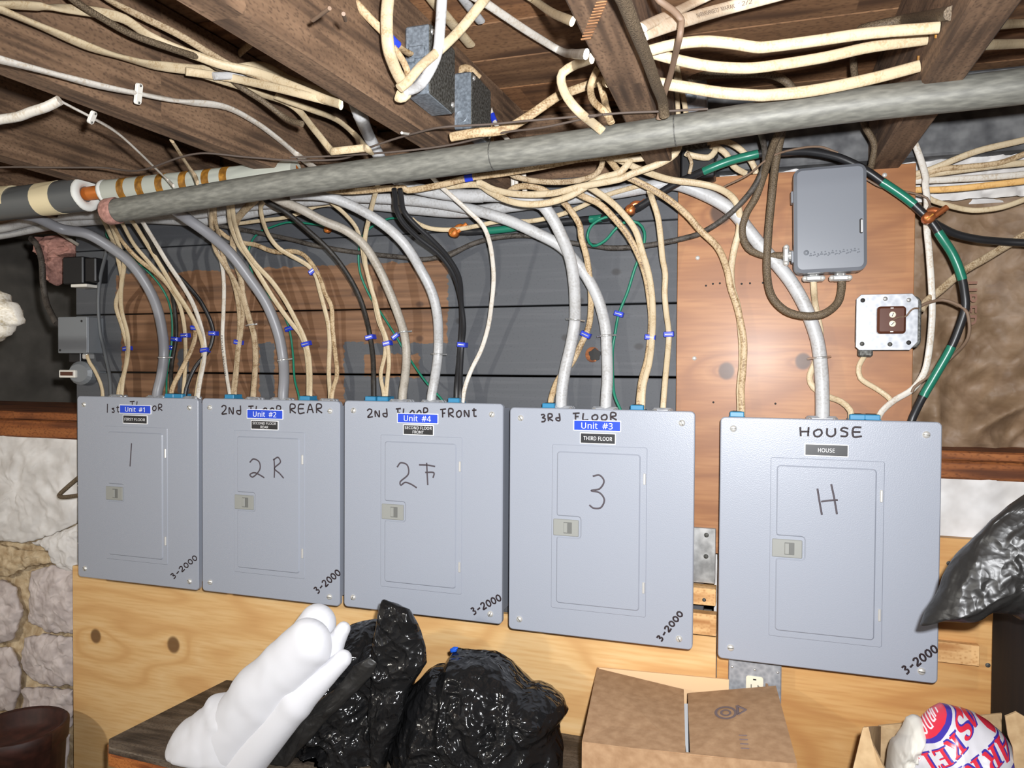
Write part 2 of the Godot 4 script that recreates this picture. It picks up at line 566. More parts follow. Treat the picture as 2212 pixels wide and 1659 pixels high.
	mat("painted_planks", rgb(255, 255, 255), 0.62, 0, tex(1300, 400, func(x: int, y: int) -> Color:
		var q := Vector2(-1.12 + x / 1300.0 * 1.70, 1.97 - y / 400.0 * 0.54)
		var e := Vector2(wob.get_noise_2d(q.x * 22.0, q.y * 60.0), wob.get_noise_2d(q.x * 22.0 + 50.0, q.y * 22.0)) * 0.006
		var g := grain.get_noise_2d(q.x * 2.0, q.y * 55.0)
		var f := wob.get_noise_2d(q.x * 160.0, q.y * 220.0)
		var kn := 0.0
		for k in knots:
			kn = maxf(kn, 1.0 - smoothstep(0.5, 1.2, ((q - k) * Vector2(1.0, 1.4)).length() / 0.011))
		var on := false
		for r in bare_w:
			on = on or r.has_point(q + e)
		for r in bars_w:
			on = on and not r.has_point(q + e)
		if on:
			return mix(mix(rgb(118, 84, 58), rgb(140, 104, 76), g * 1.4), rgb(66, 46, 34), maxf(0.0, -g) * 0.8 + kn * 0.6)
		var c := mix(rgb(78, 80, 84), rgb(90, 91, 95), g)
		c = mix(c, rgb(60, 61, 64), maxf(0.0, f - 0.35) * 1.5)
		return mix(c, rgb(52, 50, 50), kn * 0.7)))
	# cables
	var sp := specks(101, Color(1, 1, 1), rgb(186, 160, 126), 0.12)
	var sp2 := specks(103, Color(1, 1, 1), rgb(146, 122, 92), 0.5)
	mat("cream", rgb(202, 184, 152), 0.5, 0, sp, 9.0, true)
	mat("tan", rgb(196, 172, 136), 0.55, 0, sp2, 8.0, true)
	mat("dirty", rgb(188, 168, 138), 0.6, 0, sp2, 11.0, true)
	mat("white", rgb(212, 206, 196), 0.45, 0, sp, 7.0, true)
	mat("printed", rgb(228, 210, 186), 0.45, 0, sp, 5.0, true)
	mat("orange", rgb(222, 176, 108), 0.55, 0, sp, 9.0, true)
	mat("light_grey", rgb(190, 190, 190), 0.42, 0, specks(107, Color(1, 1, 1), rgb(196, 190, 182), 0.2), 6.0, true)
	mat("mid_grey", rgb(176, 168, 156), 0.5, 0, specks(108, Color(1, 1, 1), rgb(186, 178, 166), 0.3), 7.0, true)
	mat("grey", rgb(138, 138, 142), 0.4)
	mat("dim_grey", rgb(92, 95, 98), 0.5)
	mat("dark", rgb(84, 78, 72), 0.6, 0, specks(109, Color(1, 1, 1), rgb(120, 110, 98), 0.6), 9.0, true)
	mat("black", rgb(36, 36, 38), 0.38)
	mat("blackish", rgb(70, 66, 62), 0.55, 0, specks(113, rgb(120, 116, 110), rgb(255, 248, 238), 0.6), 12.0, true)
	mat("green", rgb(30, 122, 96), 0.42)
	mat("green_tape", rgb(32, 112, 90), 0.32)
	var arm := mottle(117, 0.12, rgb(140, 130, 116), rgb(255, 250, 240), 256, 1.8)
	bump(mat("armour", rgb(124, 110, 92), 0.65, 0, arm, 11.0, true), arm, 0.12)
	mat("brown_wire", rgb(120, 98, 80), 0.6)
	mat("twisted", rgb(84, 72, 64), 0.7)
	mat("ink", rgb(38, 24, 28), 0.6)
	mat("faded_ink", rgb(78, 70, 76), 0.6)
	mat("print_ink", rgb(108, 92, 84), 0.7)
	mat("staple_blue", rgb(38, 62, 196), 0.35)
	mat("connector_blue", rgb(44, 130, 172), 0.4)
	mat("lamacoid_blue", rgb(34, 74, 206), 0.3)
	mat("lamacoid_black", rgb(40, 40, 42), 0.35)
	mat("lettering_white", rgb(245, 245, 245), 0.5)
	# metal and paint
	var peel := ImageTexture.create_from_image(noise(121, 0.15, FastNoiseLite.TYPE_SIMPLEX, 2).get_seamless_image(256, 256))
	var pg := mat("panel_grey", rgb(159, 164, 175), 0.36)
	pg.uv1_triplanar = true
	pg.uv1_scale = Vector3.ONE * 8.0
	bump(pg, peel, 0.012)
	var bg := mat("box_grey", rgb(118, 122, 129), 0.3)
	bg.metallic_specular = 0.5
	mat("latch", rgb(152, 153, 148), 0.45)
	mat("latch_dark", rgb(112, 113, 110), 0.4)
	mat("chrome", rgb(226, 226, 224), 0.28, 0.75)
	mat("screw", rgb(232, 230, 224), 0.32, 0.5)
	mat("galvanised", rgb(184, 186, 190), 0.42, 0.3, mottle(127, 0.03, rgb(212, 214, 217), rgb(255, 255, 255), 256, 1.3, FastNoiseLite.TYPE_CELLULAR, 1), 13.0, true)
	mat("box_steel", rgb(150, 160, 170), 0.42, 0.35, mottle(131, 0.05, rgb(190, 190, 190), rgb(255, 255, 255), 256, 1.5), 9.0, true)
	mat("dull_steel", rgb(112, 112, 108), 0.6, 0.3, mottle(133, 0.07, rgb(150, 146, 140), rgb(255, 255, 255), 256, 1.9), 9.0, true)
	mat("conduit", rgb(138, 137, 130), 0.55, 0.1, mottle(137, 0.035, rgb(186, 186, 184), rgb(236, 236, 232), 512, 1.6), 1.0).uv1_scale = Vector3(1.0, 1.6, 1.0)
	mat("copper", rgb(206, 122, 74), 0.32, 0.75)
	mat("brass", rgb(196, 138, 62), 0.36, 0.7)
	mat("copper_pipe", rgb(196, 112, 44), 0.5, 0.35)
	mat("shiny_steel", rgb(236, 236, 234), 0.3, 0.8, mottle(139, 0.02, rgb(196, 196, 196), rgb(255, 255, 255), 256, 1.4), 6.0, true)
	mat("bakelite", rgb(84, 48, 34), 0.25)
	mat("ivory", rgb(238, 230, 206), 0.4)
	mat("slot", rgb(36, 34, 32), 0.7)
	# soft things
	var film := mat("black_film", rgb(26, 26, 27), 0.16)
	film.uv1_triplanar = true
	film.uv1_scale = Vector3.ONE * 2.6
	bump(film, folds, 0.55)
	var film2 := mat("dusty_film", rgb(40, 39, 38), 0.38)
	film2.uv1_triplanar = true
	film2.uv1_scale = Vector3.ONE * 3.0
	bump(film2, folds, 0.2)
	mat("blue_tie", rgb(36, 96, 214), 0.4)
	var fl := mat("fleece", rgb(222, 222, 226), 0.95)
	fl.rim_enabled = true
	fl.rim = 0.3
	var paper_noise := noise(151, 1.0, FastNoiseLite.TYPE_SIMPLEX_SMOOTH, 4)
	var kraft := tex(512, 512, func(x: int, y: int) -> Color:
		var a := paper_noise.get_noise_2d(x * 0.012, y * 0.012)
		var b := paper_noise.get_noise_2d(x * 0.012 + 90.0, y * 0.02)
		return mix(mix(rgb(130, 108, 84), rgb(150, 128, 106), b + 0.4), rgb(106, 82, 60), a * 0.9))
	bump(mat("kraft", rgb(255, 250, 245), 0.6, 0, kraft, 2.2), folds, 0.15)
	mat("kraft_print", rgb(134, 98, 82), 0.8)
	mat("pink_batt", rgb(196, 150, 140), 0.95, 0, mottle(157, 0.05, rgb(180, 170, 165), rgb(255, 250, 245), 256, 1.6), 6.0, true)
	bump(mat("cardboard", rgb(188, 152, 116), 0.8, 0, mottle(161, 0.03, rgb(222, 214, 206), rgb(255, 255, 255), 256, 1.3), 5.0, true), grit, 0.02)
	mat("cardboard_in", rgb(240, 200, 154), 0.8)
	mat("cardboard_pale", rgb(208, 178, 136), 0.85, 0, mottle(163, 0.03, rgb(222, 214, 206), rgb(255, 255, 255), 256, 1.3), 5.0, true)
	mat("stamp", rgb(120, 104, 104), 0.85)
	mat("tape_white", rgb(214, 218, 222), 0.5)
	mat("rag", rgb(232, 226, 214), 0.9, 0, specks(167, Color(1, 1, 1), rgb(160, 140, 100), 0.3), 6.0, true)
	mat("foam_grey", rgb(92, 94, 94), 0.35)
	mat("foam_white", rgb(226, 226, 220), 0.8)
	mat("foam_pale", rgb(176, 178, 166), 0.7)
	mat("tape_cream", rgb(222, 206, 168), 0.6)
	mat("tape_orange", rgb(184, 130, 46), 0.6, 0, mottle(183, 0.05, rgb(150, 140, 120), rgb(255, 255, 255), 128, 1.6), 9.0, true)
	bump(mat("bench_top", rgb(255, 250, 245), 0.6, 0, wood(171, rgb(40, 34, 30), rgb(88, 78, 68), rgb(132, 122, 108), 3.0, 20.0), 1.6), crease, 0.1)
	mat("bench_edge", rgb(196, 124, 62), 0.8, 0, wood(173, rgb(150, 120, 90), rgb(230, 220, 210), rgb(255, 255, 255), 3.0, 26.0, 256), 2.0)
	mat("bench_paint", rgb(112, 122, 130), 0.7)
	mat("clay", rgb(74, 40, 32), 0.55, 0, mottle(177, 0.03, rgb(150, 140, 135), rgb(255, 250, 245), 256, 1.6), 4.0, true)
	mat("dark_wood", rgb(66, 50, 44), 0.8, 0, joist, 1.0)
	mat("device_black", rgb(26, 26, 28), 0.4)
	mat("device_grey", rgb(128, 132, 136), 0.5, 0.2)
	mat("off_white", rgb(226, 222, 212), 0.6)

# ---------------------------------------------------------------- camera, sky and light
func view_and_light() -> void:
	var cam := Camera3D.new()
	cam.name = "camera"
	add_child(cam)
	cam.position = CAM
	cam.rotation = TURN
	cam.fov = rad_to_deg(2.0 * atan(829.5 / FPX))
	cam.near = 0.02
	cam.current = true
	var we := WorldEnvironment.new()
	we.name = "environment"
	var env := Environment.new()
	env.background_mode = Environment.BG_COLOR
	env.background_color = Color(0, 0, 0)
	env.tonemap_mode = Environment.TONE_MAPPER_LINEAR
	env.tonemap_exposure = 1.0
	env.sdfgi_enabled = true
	env.ssao_enabled = true
	env.ssil_enabled = true
	we.environment = env
	add_child(we)
	# most of the light is the flash of the camera that took the picture, up and to the right of its lens;
	# a bare bulb behind the camera to the left (ceiling_lamp) fills in the left side
	var flash := SpotLight3D.new()
	flash.name = "camera_flash"
	add_child(flash)
	flash.position = CAM + cam_basis * Vector3(0.045, 0.055, 0.0)
	flash.light_color = Color(0.985, 0.99, 1.0)
	flash.light_energy = 3.6
	flash.light_size = 0.014
	flash.rotation = TURN
	flash.spot_range = 12.0
	flash.spot_attenuation = 2.0
	flash.spot_angle = 62.0
	flash.spot_angle_attenuation = 1.0
	flash.shadow_enabled = true
# ---------------------------------------------------------------- the setting
# a board whose picture is laid out in metres from (ux, uy), uw wide and uh high
func sheet(st: SurfaceTool, lo: Vector3, hi: Vector3, bev: float, uv0: Vector2, uvs: Vector2) -> void:
	flat(st)
	var f := [Vector2(lo.x + bev, lo.y + bev), Vector2(hi.x - bev, lo.y + bev), Vector2(hi.x - bev, hi.y - bev), Vector2(lo.x + bev, hi.y - bev)]
	var e := [Vector2(lo.x, lo.y), Vector2(hi.x, lo.y), Vector2(hi.x, hi.y), Vector2(lo.x, hi.y)]
	var uv := func(p: Vector2) -> Vector2:
		return Vector2((p.x - uv0.x) / uvs.x, (uv0.y - p.y) / uvs.y)
	var v := func(p: Vector2, z: float) -> Vector3:
		return Vector3(p.x, p.y, z)
	quad(st, v.call(f[0], hi.z), v.call(f[1], hi.z), v.call(f[2], hi.z), v.call(f[3], hi.z), uv.call(f[0]), uv.call(f[1]), uv.call(f[2]), uv.call(f[3]))
	quad(st, v.call(e[1], lo.z), v.call(e[0], lo.z), v.call(e[3], lo.z), v.call(e[2], lo.z), uv.call(e[1]), uv.call(e[0]), uv.call(e[3]), uv.call(e[2]))
	for i in 4:
		var j := (i + 1) % 4
		quad(st, v.call(e[i], hi.z - bev), v.call(e[j], hi.z - bev), v.call(f[j], hi.z), v.call(f[i], hi.z), uv.call(e[i]), uv.call(e[j]), uv.call(f[j]), uv.call(f[i]))
		quad(st, v.call(e[i], lo.z), v.call(e[j], lo.z), v.call(e[j], hi.z - bev), v.call(e[i], hi.z - bev), uv.call(e[i]), uv.call(e[j]), uv.call(e[j]), uv.call(e[i]))
# a rough face in x and y; bulge gives its height in z; closed by a flat back
func rough_face(st: SurfaceTool, x0: float, y0: float, x1: float, y1: float, z: float, cell: float, bulge: Callable, thick := 0.05) -> void:
	smooth(st)
	var nx := maxi(2, int((x1 - x0) / cell))
	var ny := maxi(2, int((y1 - y0) / cell))
	var g := []
	for i in nx + 1:
		var col := []
		for j in ny + 1:
			var x := lerpf(x0, x1, float(i) / nx)
			var y := lerpf(y0, y1, float(j) / ny)
			col.append(Vector3(x, y, z + bulge.call(x, y)))
		g.append(col)
	for i in nx:
		for j in ny:
			var a: Vector3 = g[i][j]
			var b: Vector3 = g[i + 1][j]
			var c: Vector3 = g[i + 1][j + 1]
			var d: Vector3 = g[i][j + 1]
			quad(st, a, b, c, d, Vector2(a.x, a.y), Vector2(b.x, b.y), Vector2(c.x, c.y), Vector2(d.x, d.y))
	flat(st)
	box(st, Vector3(x0, y0, z - thick), Vector3(x1, y1, z - thick * 0.6))
func outline_at(view: String, pts: Array, z: float) -> Array:
	var o := []
	for p in pts:
		o.append(on_z(px(view, p[0], p[1]), z))
	return o
func middle(o: Array) -> Vector3:
	var lo := Vector3.INF
	var hi := -Vector3.INF
	for p in o:
		lo = lo.min(p)
		hi = hi.max(p)
	return (lo + hi) / 2.0
func build_setting() -> void:
	var st: SurfaceTool
	# floor and the walls round the room, all with thickness
	st = new_st()
	box(st, Vector3(-2.6, -0.1, -0.5), Vector3(2.8, 0.0, 3.7))
	part(self, "floor", st, M.concrete).set_meta("kind", "structure")
	st = new_st()
	box(st, Vector3(-2.6, 0, -0.5), Vector3(-2.45, 2.2, 3.7))
	part(self, "wall_left", st, M.whitewash).set_meta("kind", "structure")
	st = new_st()
	box(st, Vector3(2.65, 0, -0.5), Vector3(2.8, 2.2, 3.7))
	part(self, "wall_right", st, M.whitewash).set_meta("kind", "structure")
	st = new_st()
	box(st, Vector3(-2.45, 0, 3.5), Vector3(2.65, 2.2, 3.7))
	part(self, "wall_front", st, M.whitewash).set_meta("kind", "structure")
	# the boards of the floor above
	var ceiling := setting("ceiling")
	var z := -0.42
	var k := 0
	while z < 3.6:
		st = new_st()
		box(st, Vector3(-2.5, SUB, z), Vector3(2.7, SUB + 0.022, z + 0.136), 0.0015, 0)
		part(ceiling, "plank", st, M.subfloor if k % 3 else M.subfloor_warm)
		z += 0.139
		k += 1
	st = new_st()
	box(st, Vector3(-2.6, SUB + 0.03, -0.5), Vector3(2.8, SUB + 0.1, 3.7))
	part(ceiling, "backing", st, M.joist)
	# the back wall: masonry behind, painted planks in front
	var wb := setting("wall_back")
	st = new_st()
	box(st, Vector3(-1.0, 0, -0.5), Vector3(2.8, 2.2, -0.2))
	box(st, Vector3(-2.6, 0, -2.1), Vector3(-1.0, 2.2, -1.95))  # added deep hollow, shaped so less light reaches the left recess
	box(st, Vector3(-2.7, 0, -2.1), Vector3(-2.45, 2.2, -0.4))
	box(st, Vector3(-1.0, 0, -2.1), Vector3(-0.85, 2.2, -0.4))
	box(st, Vector3(-2.6, 1.2, -2.1), Vector3(-0.9, 1.36, -0.45))
	box(st, Vector3(-2.6, 2.12, -2.1), Vector3(-0.9, 2.2, -0.4))
	part(wb, "masonry", st, M.concrete)
	for b in [[1.866, 1.968], [1.692, 1.8635], [1.5365, 1.6885], [1.38, 1.532], [1.22, 1.3765], [1.06, 1.217], [0.90, 1.057]]:
		st = new_st()
		sheet(st, Vector3(-1.085, b[0], -0.024), Vector3(0.60, b[1], 0.0), 0.0015, Vector2(-1.12, 1.97), Vector2(1.70, 0.54))
		part(wb, "plank", st, M.painted_planks)
	# a knot hole with broken edges
	var hole := at(1285, 766, 0.001)
	st = new_st()
	var ho := PackedVector2Array()
	var hr := PackedVector2Array()
	for i in 16:
		var a := TAU * i / 16
		ho.append(Vector2(cos(a), sin(a)) * (0.013 + 0.002 * sin(a * 5.0)))
		hr.append(Vector2(cos(a) * 0.75 - 0.25, sin(a) * 0.8) * 0.021)
	slab(st, hr, 0, 0.0012, 0.0004, Transform3D(Basis(), hole))
	part(wb, "torn_rim", st, M.sill)
	st = new_st()
	slab(st, ho, 0.0, 0.0016, 0.0004, Transform3D(Basis(), hole))
	part(wb, "knot_hole", st, M.slot)
	# recess to the left: hollow deepened for darkness, sill beam, whitewashed rubble below
	var pn := noise(201, 1.0, FastNoiseLite.TYPE_SIMPLEX_SMOOTH, 3)
	var rd := noise(202, 1.0, FastNoiseLite.TYPE_SIMPLEX, 1)
	rd.fractal_type = FastNoiseLite.FRACTAL_RIDGED
	rd.fractal_octaves = 2
	var rec := thing("added_recess_boards", "added brown rough boards closing the hollow deepened for shade beside the first panel", "boards", Vector3(-1.7, 1.38, -1.9))
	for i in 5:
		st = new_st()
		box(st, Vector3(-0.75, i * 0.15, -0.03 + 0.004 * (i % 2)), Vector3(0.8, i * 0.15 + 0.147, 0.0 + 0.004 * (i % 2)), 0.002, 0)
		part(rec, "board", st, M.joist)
	st = new_st()
	box(st, Vector3(-2.45, 1.345, -0.46), Vector3(-1.02, 1.395, -0.012), 0.004, 0)
	box(st, Vector3(-2.45, 1.397, -0.46), Vector3(-1.02, 1.42, -0.004), 0.003, 0)
	part(self, "trim_1", st, M.sill).set_meta("kind", "structure")
	st = new_st()
	box(st, Vector3(-2.45, 1.955, -0.16), Vector3(0.49, 2.12, -0.03), 0.003, 0)
	part(self, "trim_2", st, M.joist).set_meta("kind", "structure")
	st = new_st()
	box(st, Vector3(0.49, 1.965, -0.16), Vector3(2.6, 2.12, -0.022), 0.004, 0)
	part(self, "trim_3", st, M.beam_grey).set_meta("kind", "structure")
	var fw := setting("foundation_wall")
	st = new_st()
	rough_face(st, -2.45, 0.0, -1.02, 1.35, -0.05, 0.014, func(x, y): return pn.get_noise_2d(x * 14.0, y * 14.0) * 0.014 + pn.get_noise_2d(x * 50.0, y * 50.0) * 0.004, 0.12)
	part(fw, "mortar_bed", st, M.mortar)
	var bump_n := noise(203, 1.0, FastNoiseLite.TYPE_SIMPLEX_SMOOTH, 3)
	for s in [[[[-160, 110], [0, 110], [200, 130], [360, 160], [370, 420], [345, 560], [240, 610], [120, 650], [0, 640], [-170, 660]], "whitewash", 0.02], [[[150, 650], [360, 560], [365, 780], [300, 775], [245, 740], [250, 690]], "whitewash", 0.02], [[[-160, 670], [0, 660], [110, 680], [240, 690], [235, 735], [120, 760], [40, 800], [-160, 800]], "mortar", 0.012], [[[150, 775], [240, 750], [365, 790], [365, 1050], [320, 1055], [210, 1050], [135, 1000], [130, 900]], "stone", 0.024], [[[-150, 830], [10, 815], [70, 850], [100, 960], [60, 1080], [0, 1100], [-150, 1090]], "stone", 0.022], [[[110, 1075], [200, 1060], [330, 1075], [335, 1290], [240, 1290], [130, 1250], [95, 1180]], "stone", 0.02], [[[-150, 1120], [40, 1120], [85, 1180], [95, 1290], [60, 1400], [-150, 1410]], "stone", 0.02], [[[100, 1300], [200, 1300], [330, 1310], [320, 1480], [200, 1490], [110, 1460]], "stone", 0.018], [[[-150, 1420], [30, 1425], [100, 1440], [90, 1490], [-20, 1520], [-150, 1510]], "mortar", 0.018], [[[-150, 1530], [100, 1510], [310, 1510], [300, 1680], [300, 1800], [-150, 1800]], "stone", 0.016]]:
		st = new_st()
		var o := outline_at("W", s[0], -0.03)
		pillow(st, o, middle(o), s[2], 0.03, func(q, w): return Vector3(bump_n.get_noise_2d(q.x * 30.0, q.y * 30.0) * 0.006, bump_n.get_noise_2d(q.x * 30.0 + 9.0, q.y * 30.0) * 0.006, bump_n.get_noise_2d(q.x * 16.0, q.y * 16.0 + 5.0) * 0.008), 130, 40)
		part(fw, "stone", st, M[s[1]])
	# right of the sheet: wrinkled faced paper, a sill, whitewashed masonry
	var kf := func(x: float, y: float) -> float:
		var low := smoothstep(1.74, 1.62, y)
		return pn.get_noise_2d(x * 6.0, y * 5.0) * 0.015 + rd.get_noise_2d(x * 3.4 + y * 1.3, y * 2.8 - x * 1.1) * 0.028 * (0.2 + low) + rd.get_noise_2d(x * 9.0 - y * 3.0, y * 8.0) * 0.008 * (0.15 + low)
	st = new_st()
	rough_face(st, 0.9, 1.36, 2.6, 1.895, -0.1, 0.0075, kf, 0.06)
	var kp := solo("insulation_paper", st, M.kraft, "crumpled brown kraft paper facing between sheet and sill, faint red print", "insulation")
	st = new_st()
	var kpc := at(2098, 655, -0.068)
	print_text(st, "URED", kpc, 0.085, 0.02, false, true, Vector3(0, -1, 0.0), Vector3(1, 0, 0.0))
	part(kp, "print", st, M.kraft_print)
	st = new_st()
	box(st, Vector3(0.95, 1.382, -0.16), Vector3(2.6, 1.4, 0.0), 0.003, 0)
	box(st, Vector3(0.95, 1.345, -0.16), Vector3(2.6, 1.38, -0.012), 0.004, 0)
	part(self, "trim_4", st, M.sill).set_meta("kind", "structure")
	st = new_st()
	rough_face(st, 0.62, 0.0, 2.6, 1.352, -0.02, 0.012, func(x, y): return pn.get_noise_2d(x * 12.0, y * 12.0) * 0.012 + pn.get_noise_2d(x * 40.0, y * 40.0) * 0.004, 0.13)
	var fr := part(self, "masonry_wall", st, M.whitewash)
	fr.set_meta("kind", "structure")
	st = new_st()
	rough_face(st, 0.62, 1.885, 2.6, 1.975, -0.06, 0.008, func(x, y): return bump_n.get_noise_2d(x * 22.0, y * 30.0) * 0.022, 0.08)
	part(self, "plaster_strip", st, M.whitewash).set_meta("kind", "structure")
	# joists: left edge at the wall, drift per metre towards the room, label
	for j in [[-1.075, 0.0, "rough brown joist half hidden in the dark beyond the wrapped pipe", "joist"], [-0.672, 0.0, "dark brown joist carrying the short white stapled wire", "joist"], [-0.219, -0.06, "brown joist carrying the long white stapled cable on its side", "joist"], [0.151, -0.052, "brown joist with two steel junction boxes on its side", "joist"], [0.494, 0.0, "brown joist with a tooth-marked underside and an armoured cable along it", "joist"], [0.902, -0.004, "pale brown joist ending above the grey timer box, cables entering its side", "joist"], [1.32, 0.0, "brown joist past the pale joist, out over the insulation paper", "joist"]]:
		st = new_st()
		var ang := atan(j[1])
		var bz := 3.35
		box(st, Vector3(0, JB, -0.02), Vector3(0.05, SUB - 0.001, bz), 0.003, 2, Transform3D(Basis(Vector3.UP, ang), Vector3(j[0], 0, 0)))
		var o := solo("ceiling_joist", st, M[j[3]], j[2], "joist", "floor joists")
		if j[0] > 0.49 and j[0] < 0.5:
			for i in 13:                       # row of tooth bites across its underside
				st = new_st()
				var c := on_y(Vector2(1300, 5).lerp(Vector2(1266, 84), i / 12.0), JB - 0.0004)
				box(st, c - Vector3(0.006, 0.0006, 0.0012), c + Vector3(0.006, 0.0006, 0.0012), 0.0, 0, Transform3D.IDENTITY)
				part(o, "tooth_mark", st, M.subfloor_warm)
		if j[0] > 0.9 and j[0] < 0.91:         # fresh splits in its side by the cable holes
			for q in [[1998, 75, 1996, 97], [2024, 66, 2022, 82], [1985, 120, 1983, 138]]:
				st = new_st()
				rod(st, on_x(Vector2(q[0], q[1]), 0.8995), on_x(Vector2(q[2], q[3]), 0.8995), 0.0022, 6)
				part(o, "split_mark", st, M.tape_orange)
		if j[0] > 0.15 and j[0] < 0.16:        # nails
			for q in [[712, 18, 676, 44, "brown_wire"], [868, 287, 885, 290, "off_white"], [742, 30, 746, 44, "brown_wire"]]:
				st = new_st()
				rod(st, on_y(Vector2(q[0], q[1]), JB - 0.012), on_y(Vector2(q[2], q[3]), JB - 0.001), 0.0022, 8)
				part(o, "nail", st, M[q[4]])
	# sheets fixed to the wall
	st = new_st()
	sheet(st, Vector3(-1.085, 0.40, 0.003), Vector3(0.627, 1.0, 0.016), 0.001, Vector2(-1.10, 1.0), Vector2(1.76, 0.60))
	solo("plywood_sheet", st, M.tan_ply, "tan plywood sheet with two round knots under the row of grey panels", "plywood")
	st = new_st()
	sheet(st, Vector3(0.541, 1.175, 0.001), Vector3(0.979, 1.942, 0.022), 0.001, Vector2(0.54, 1.945), Vector2(0.45, 0.74))
	var hs := solo("plywood_sheet", st, M.house_ply, "varnished orange-brown plywood sheet behind the timer box and square outlet cover", "plywood")
	for q in [[1507, 557], [1500, 774], [1911, 378]]:
		st = new_st()
		lathe(st, [Vector2(0, 0.0022), Vector2(0.003, 0.0015), Vector2(0.0045, 0.0)], Transform3D(Basis(Vector3.RIGHT, PI / 2), at(q[0], q[1], 0.0222)), 10)
		part(hs, "screw", st, M.screw)
	for q in [[1541, 869], [1675, 872], [1525, 617], [1540, 613], [1555, 612], [1602, 613], [1620, 612], [1648, 611]]:
		st = new_st()
		lathe(st, [Vector2(0, 0.0006), Vector2(0.0018, 0.0004), Vector2(0.0022, 0.0)], Transform3D(Basis(Vector3.RIGHT, PI / 2), at(q[0], q[1], 0.0221)), 8)
		part(hs, "nail_hole", st, M.slot)
	st = new_st()
	sheet(st, Vector3(0.629, 0.50, 0.0), Vector3(1.20, 1.238, 0.02), 0.001, Vector2(0.60, 1.245), Vector2(0.64, 0.76))
	var rs := solo("plywood_sheet", st, M.right_ply, "orange-tan plywood sheet below the whitewashed wall by the black bag", "plywood")
	for q in [[2050, 1217], [2134, 1437]]:
		st = new_st()
		lathe(st, [Vector2(0, 0.0022), Vector2(0.003, 0.0015), Vector2(0.0045, 0.0)], Transform3D(Basis(Vector3.RIGHT, PI / 2), at(q[0], q[1], 0.0202)), 10)
		part(rs, "screw", st, M.dull_steel)
	# batten and blocks in the gap between the last two panels
	st = new_st()
	var b0 := at(1400, 1262, 0.05)
	var b1 := at(1546, 1310, 0.05)
	box(st, Vector3(b0.x, b1.y, 0.016), Vector3(b1.x, b0.y + 0.002, 0.05), 0.001, 0)
	var bt := solo("wood_batten", st, M.block_wood, "pale wooden batten with one screw below the shiny metal plate", "batten")
	st = new_st()
	lathe(st, [Vector2(0, 0.002), Vector2(0.003, 0.0015), Vector2(0.004, 0.0)], Transform3D(Basis(Vector3.RIGHT, PI / 2), at(1521, 1296, 0.0502)), 10)
	part(bt, "screw", st, M.dull_steel)
	st = new_st()
	b0 = at(1400, 1314, 0.042)
	b1 = at(1547, 1375, 0.042)
	box(st, Vector3(b0.x, b1.y, 0.016), Vector3(b1.x, b0.y, 0.042), 0.001, 0)
	solo("wood_batten", st, M.block_wood, "plain pale wooden batten under the screwed batten between two panels", "batten")
	st = new_st()
	b0 = at(1950, 1378, 0.036)
	b1 = at(2116, 1440, 0.036)
	box(st, Vector3(b0.x, b1.y, 0.021), Vector3(b1.x, b0.y, 0.036), 0.001, 0)
	solo("wood_block", st, M.block_wood, "flat pale wood block on orange plywood beside the last panel", "block")
	st = new_st()
	b0 = at(1400, 1132, 0.03)
	b1 = at(1546, 1262, 0.03)
	box(st, Vector3(b0.x, b1.y, 0.023), Vector3(b1.x - 0.001, b0.y, 0.03), 0.001, 0)
	var pl := solo("metal_plate", st, M.shiny_steel, "shiny bare metal plate between the third floor and house panels", "plate")
	for q in [[1526, 1156], [1525, 1202]]:
		st = new_st()
		lathe(st, [Vector2(0, 0.003), Vector2(0.0035, 0.002), Vector2(0.005, 0.0)], Transform3D(Basis(Vector3.RIGHT, PI / 2), at(q[0], q[1], 0.0302)), 10)
		part(pl, "screw", st, M.dull_steel)

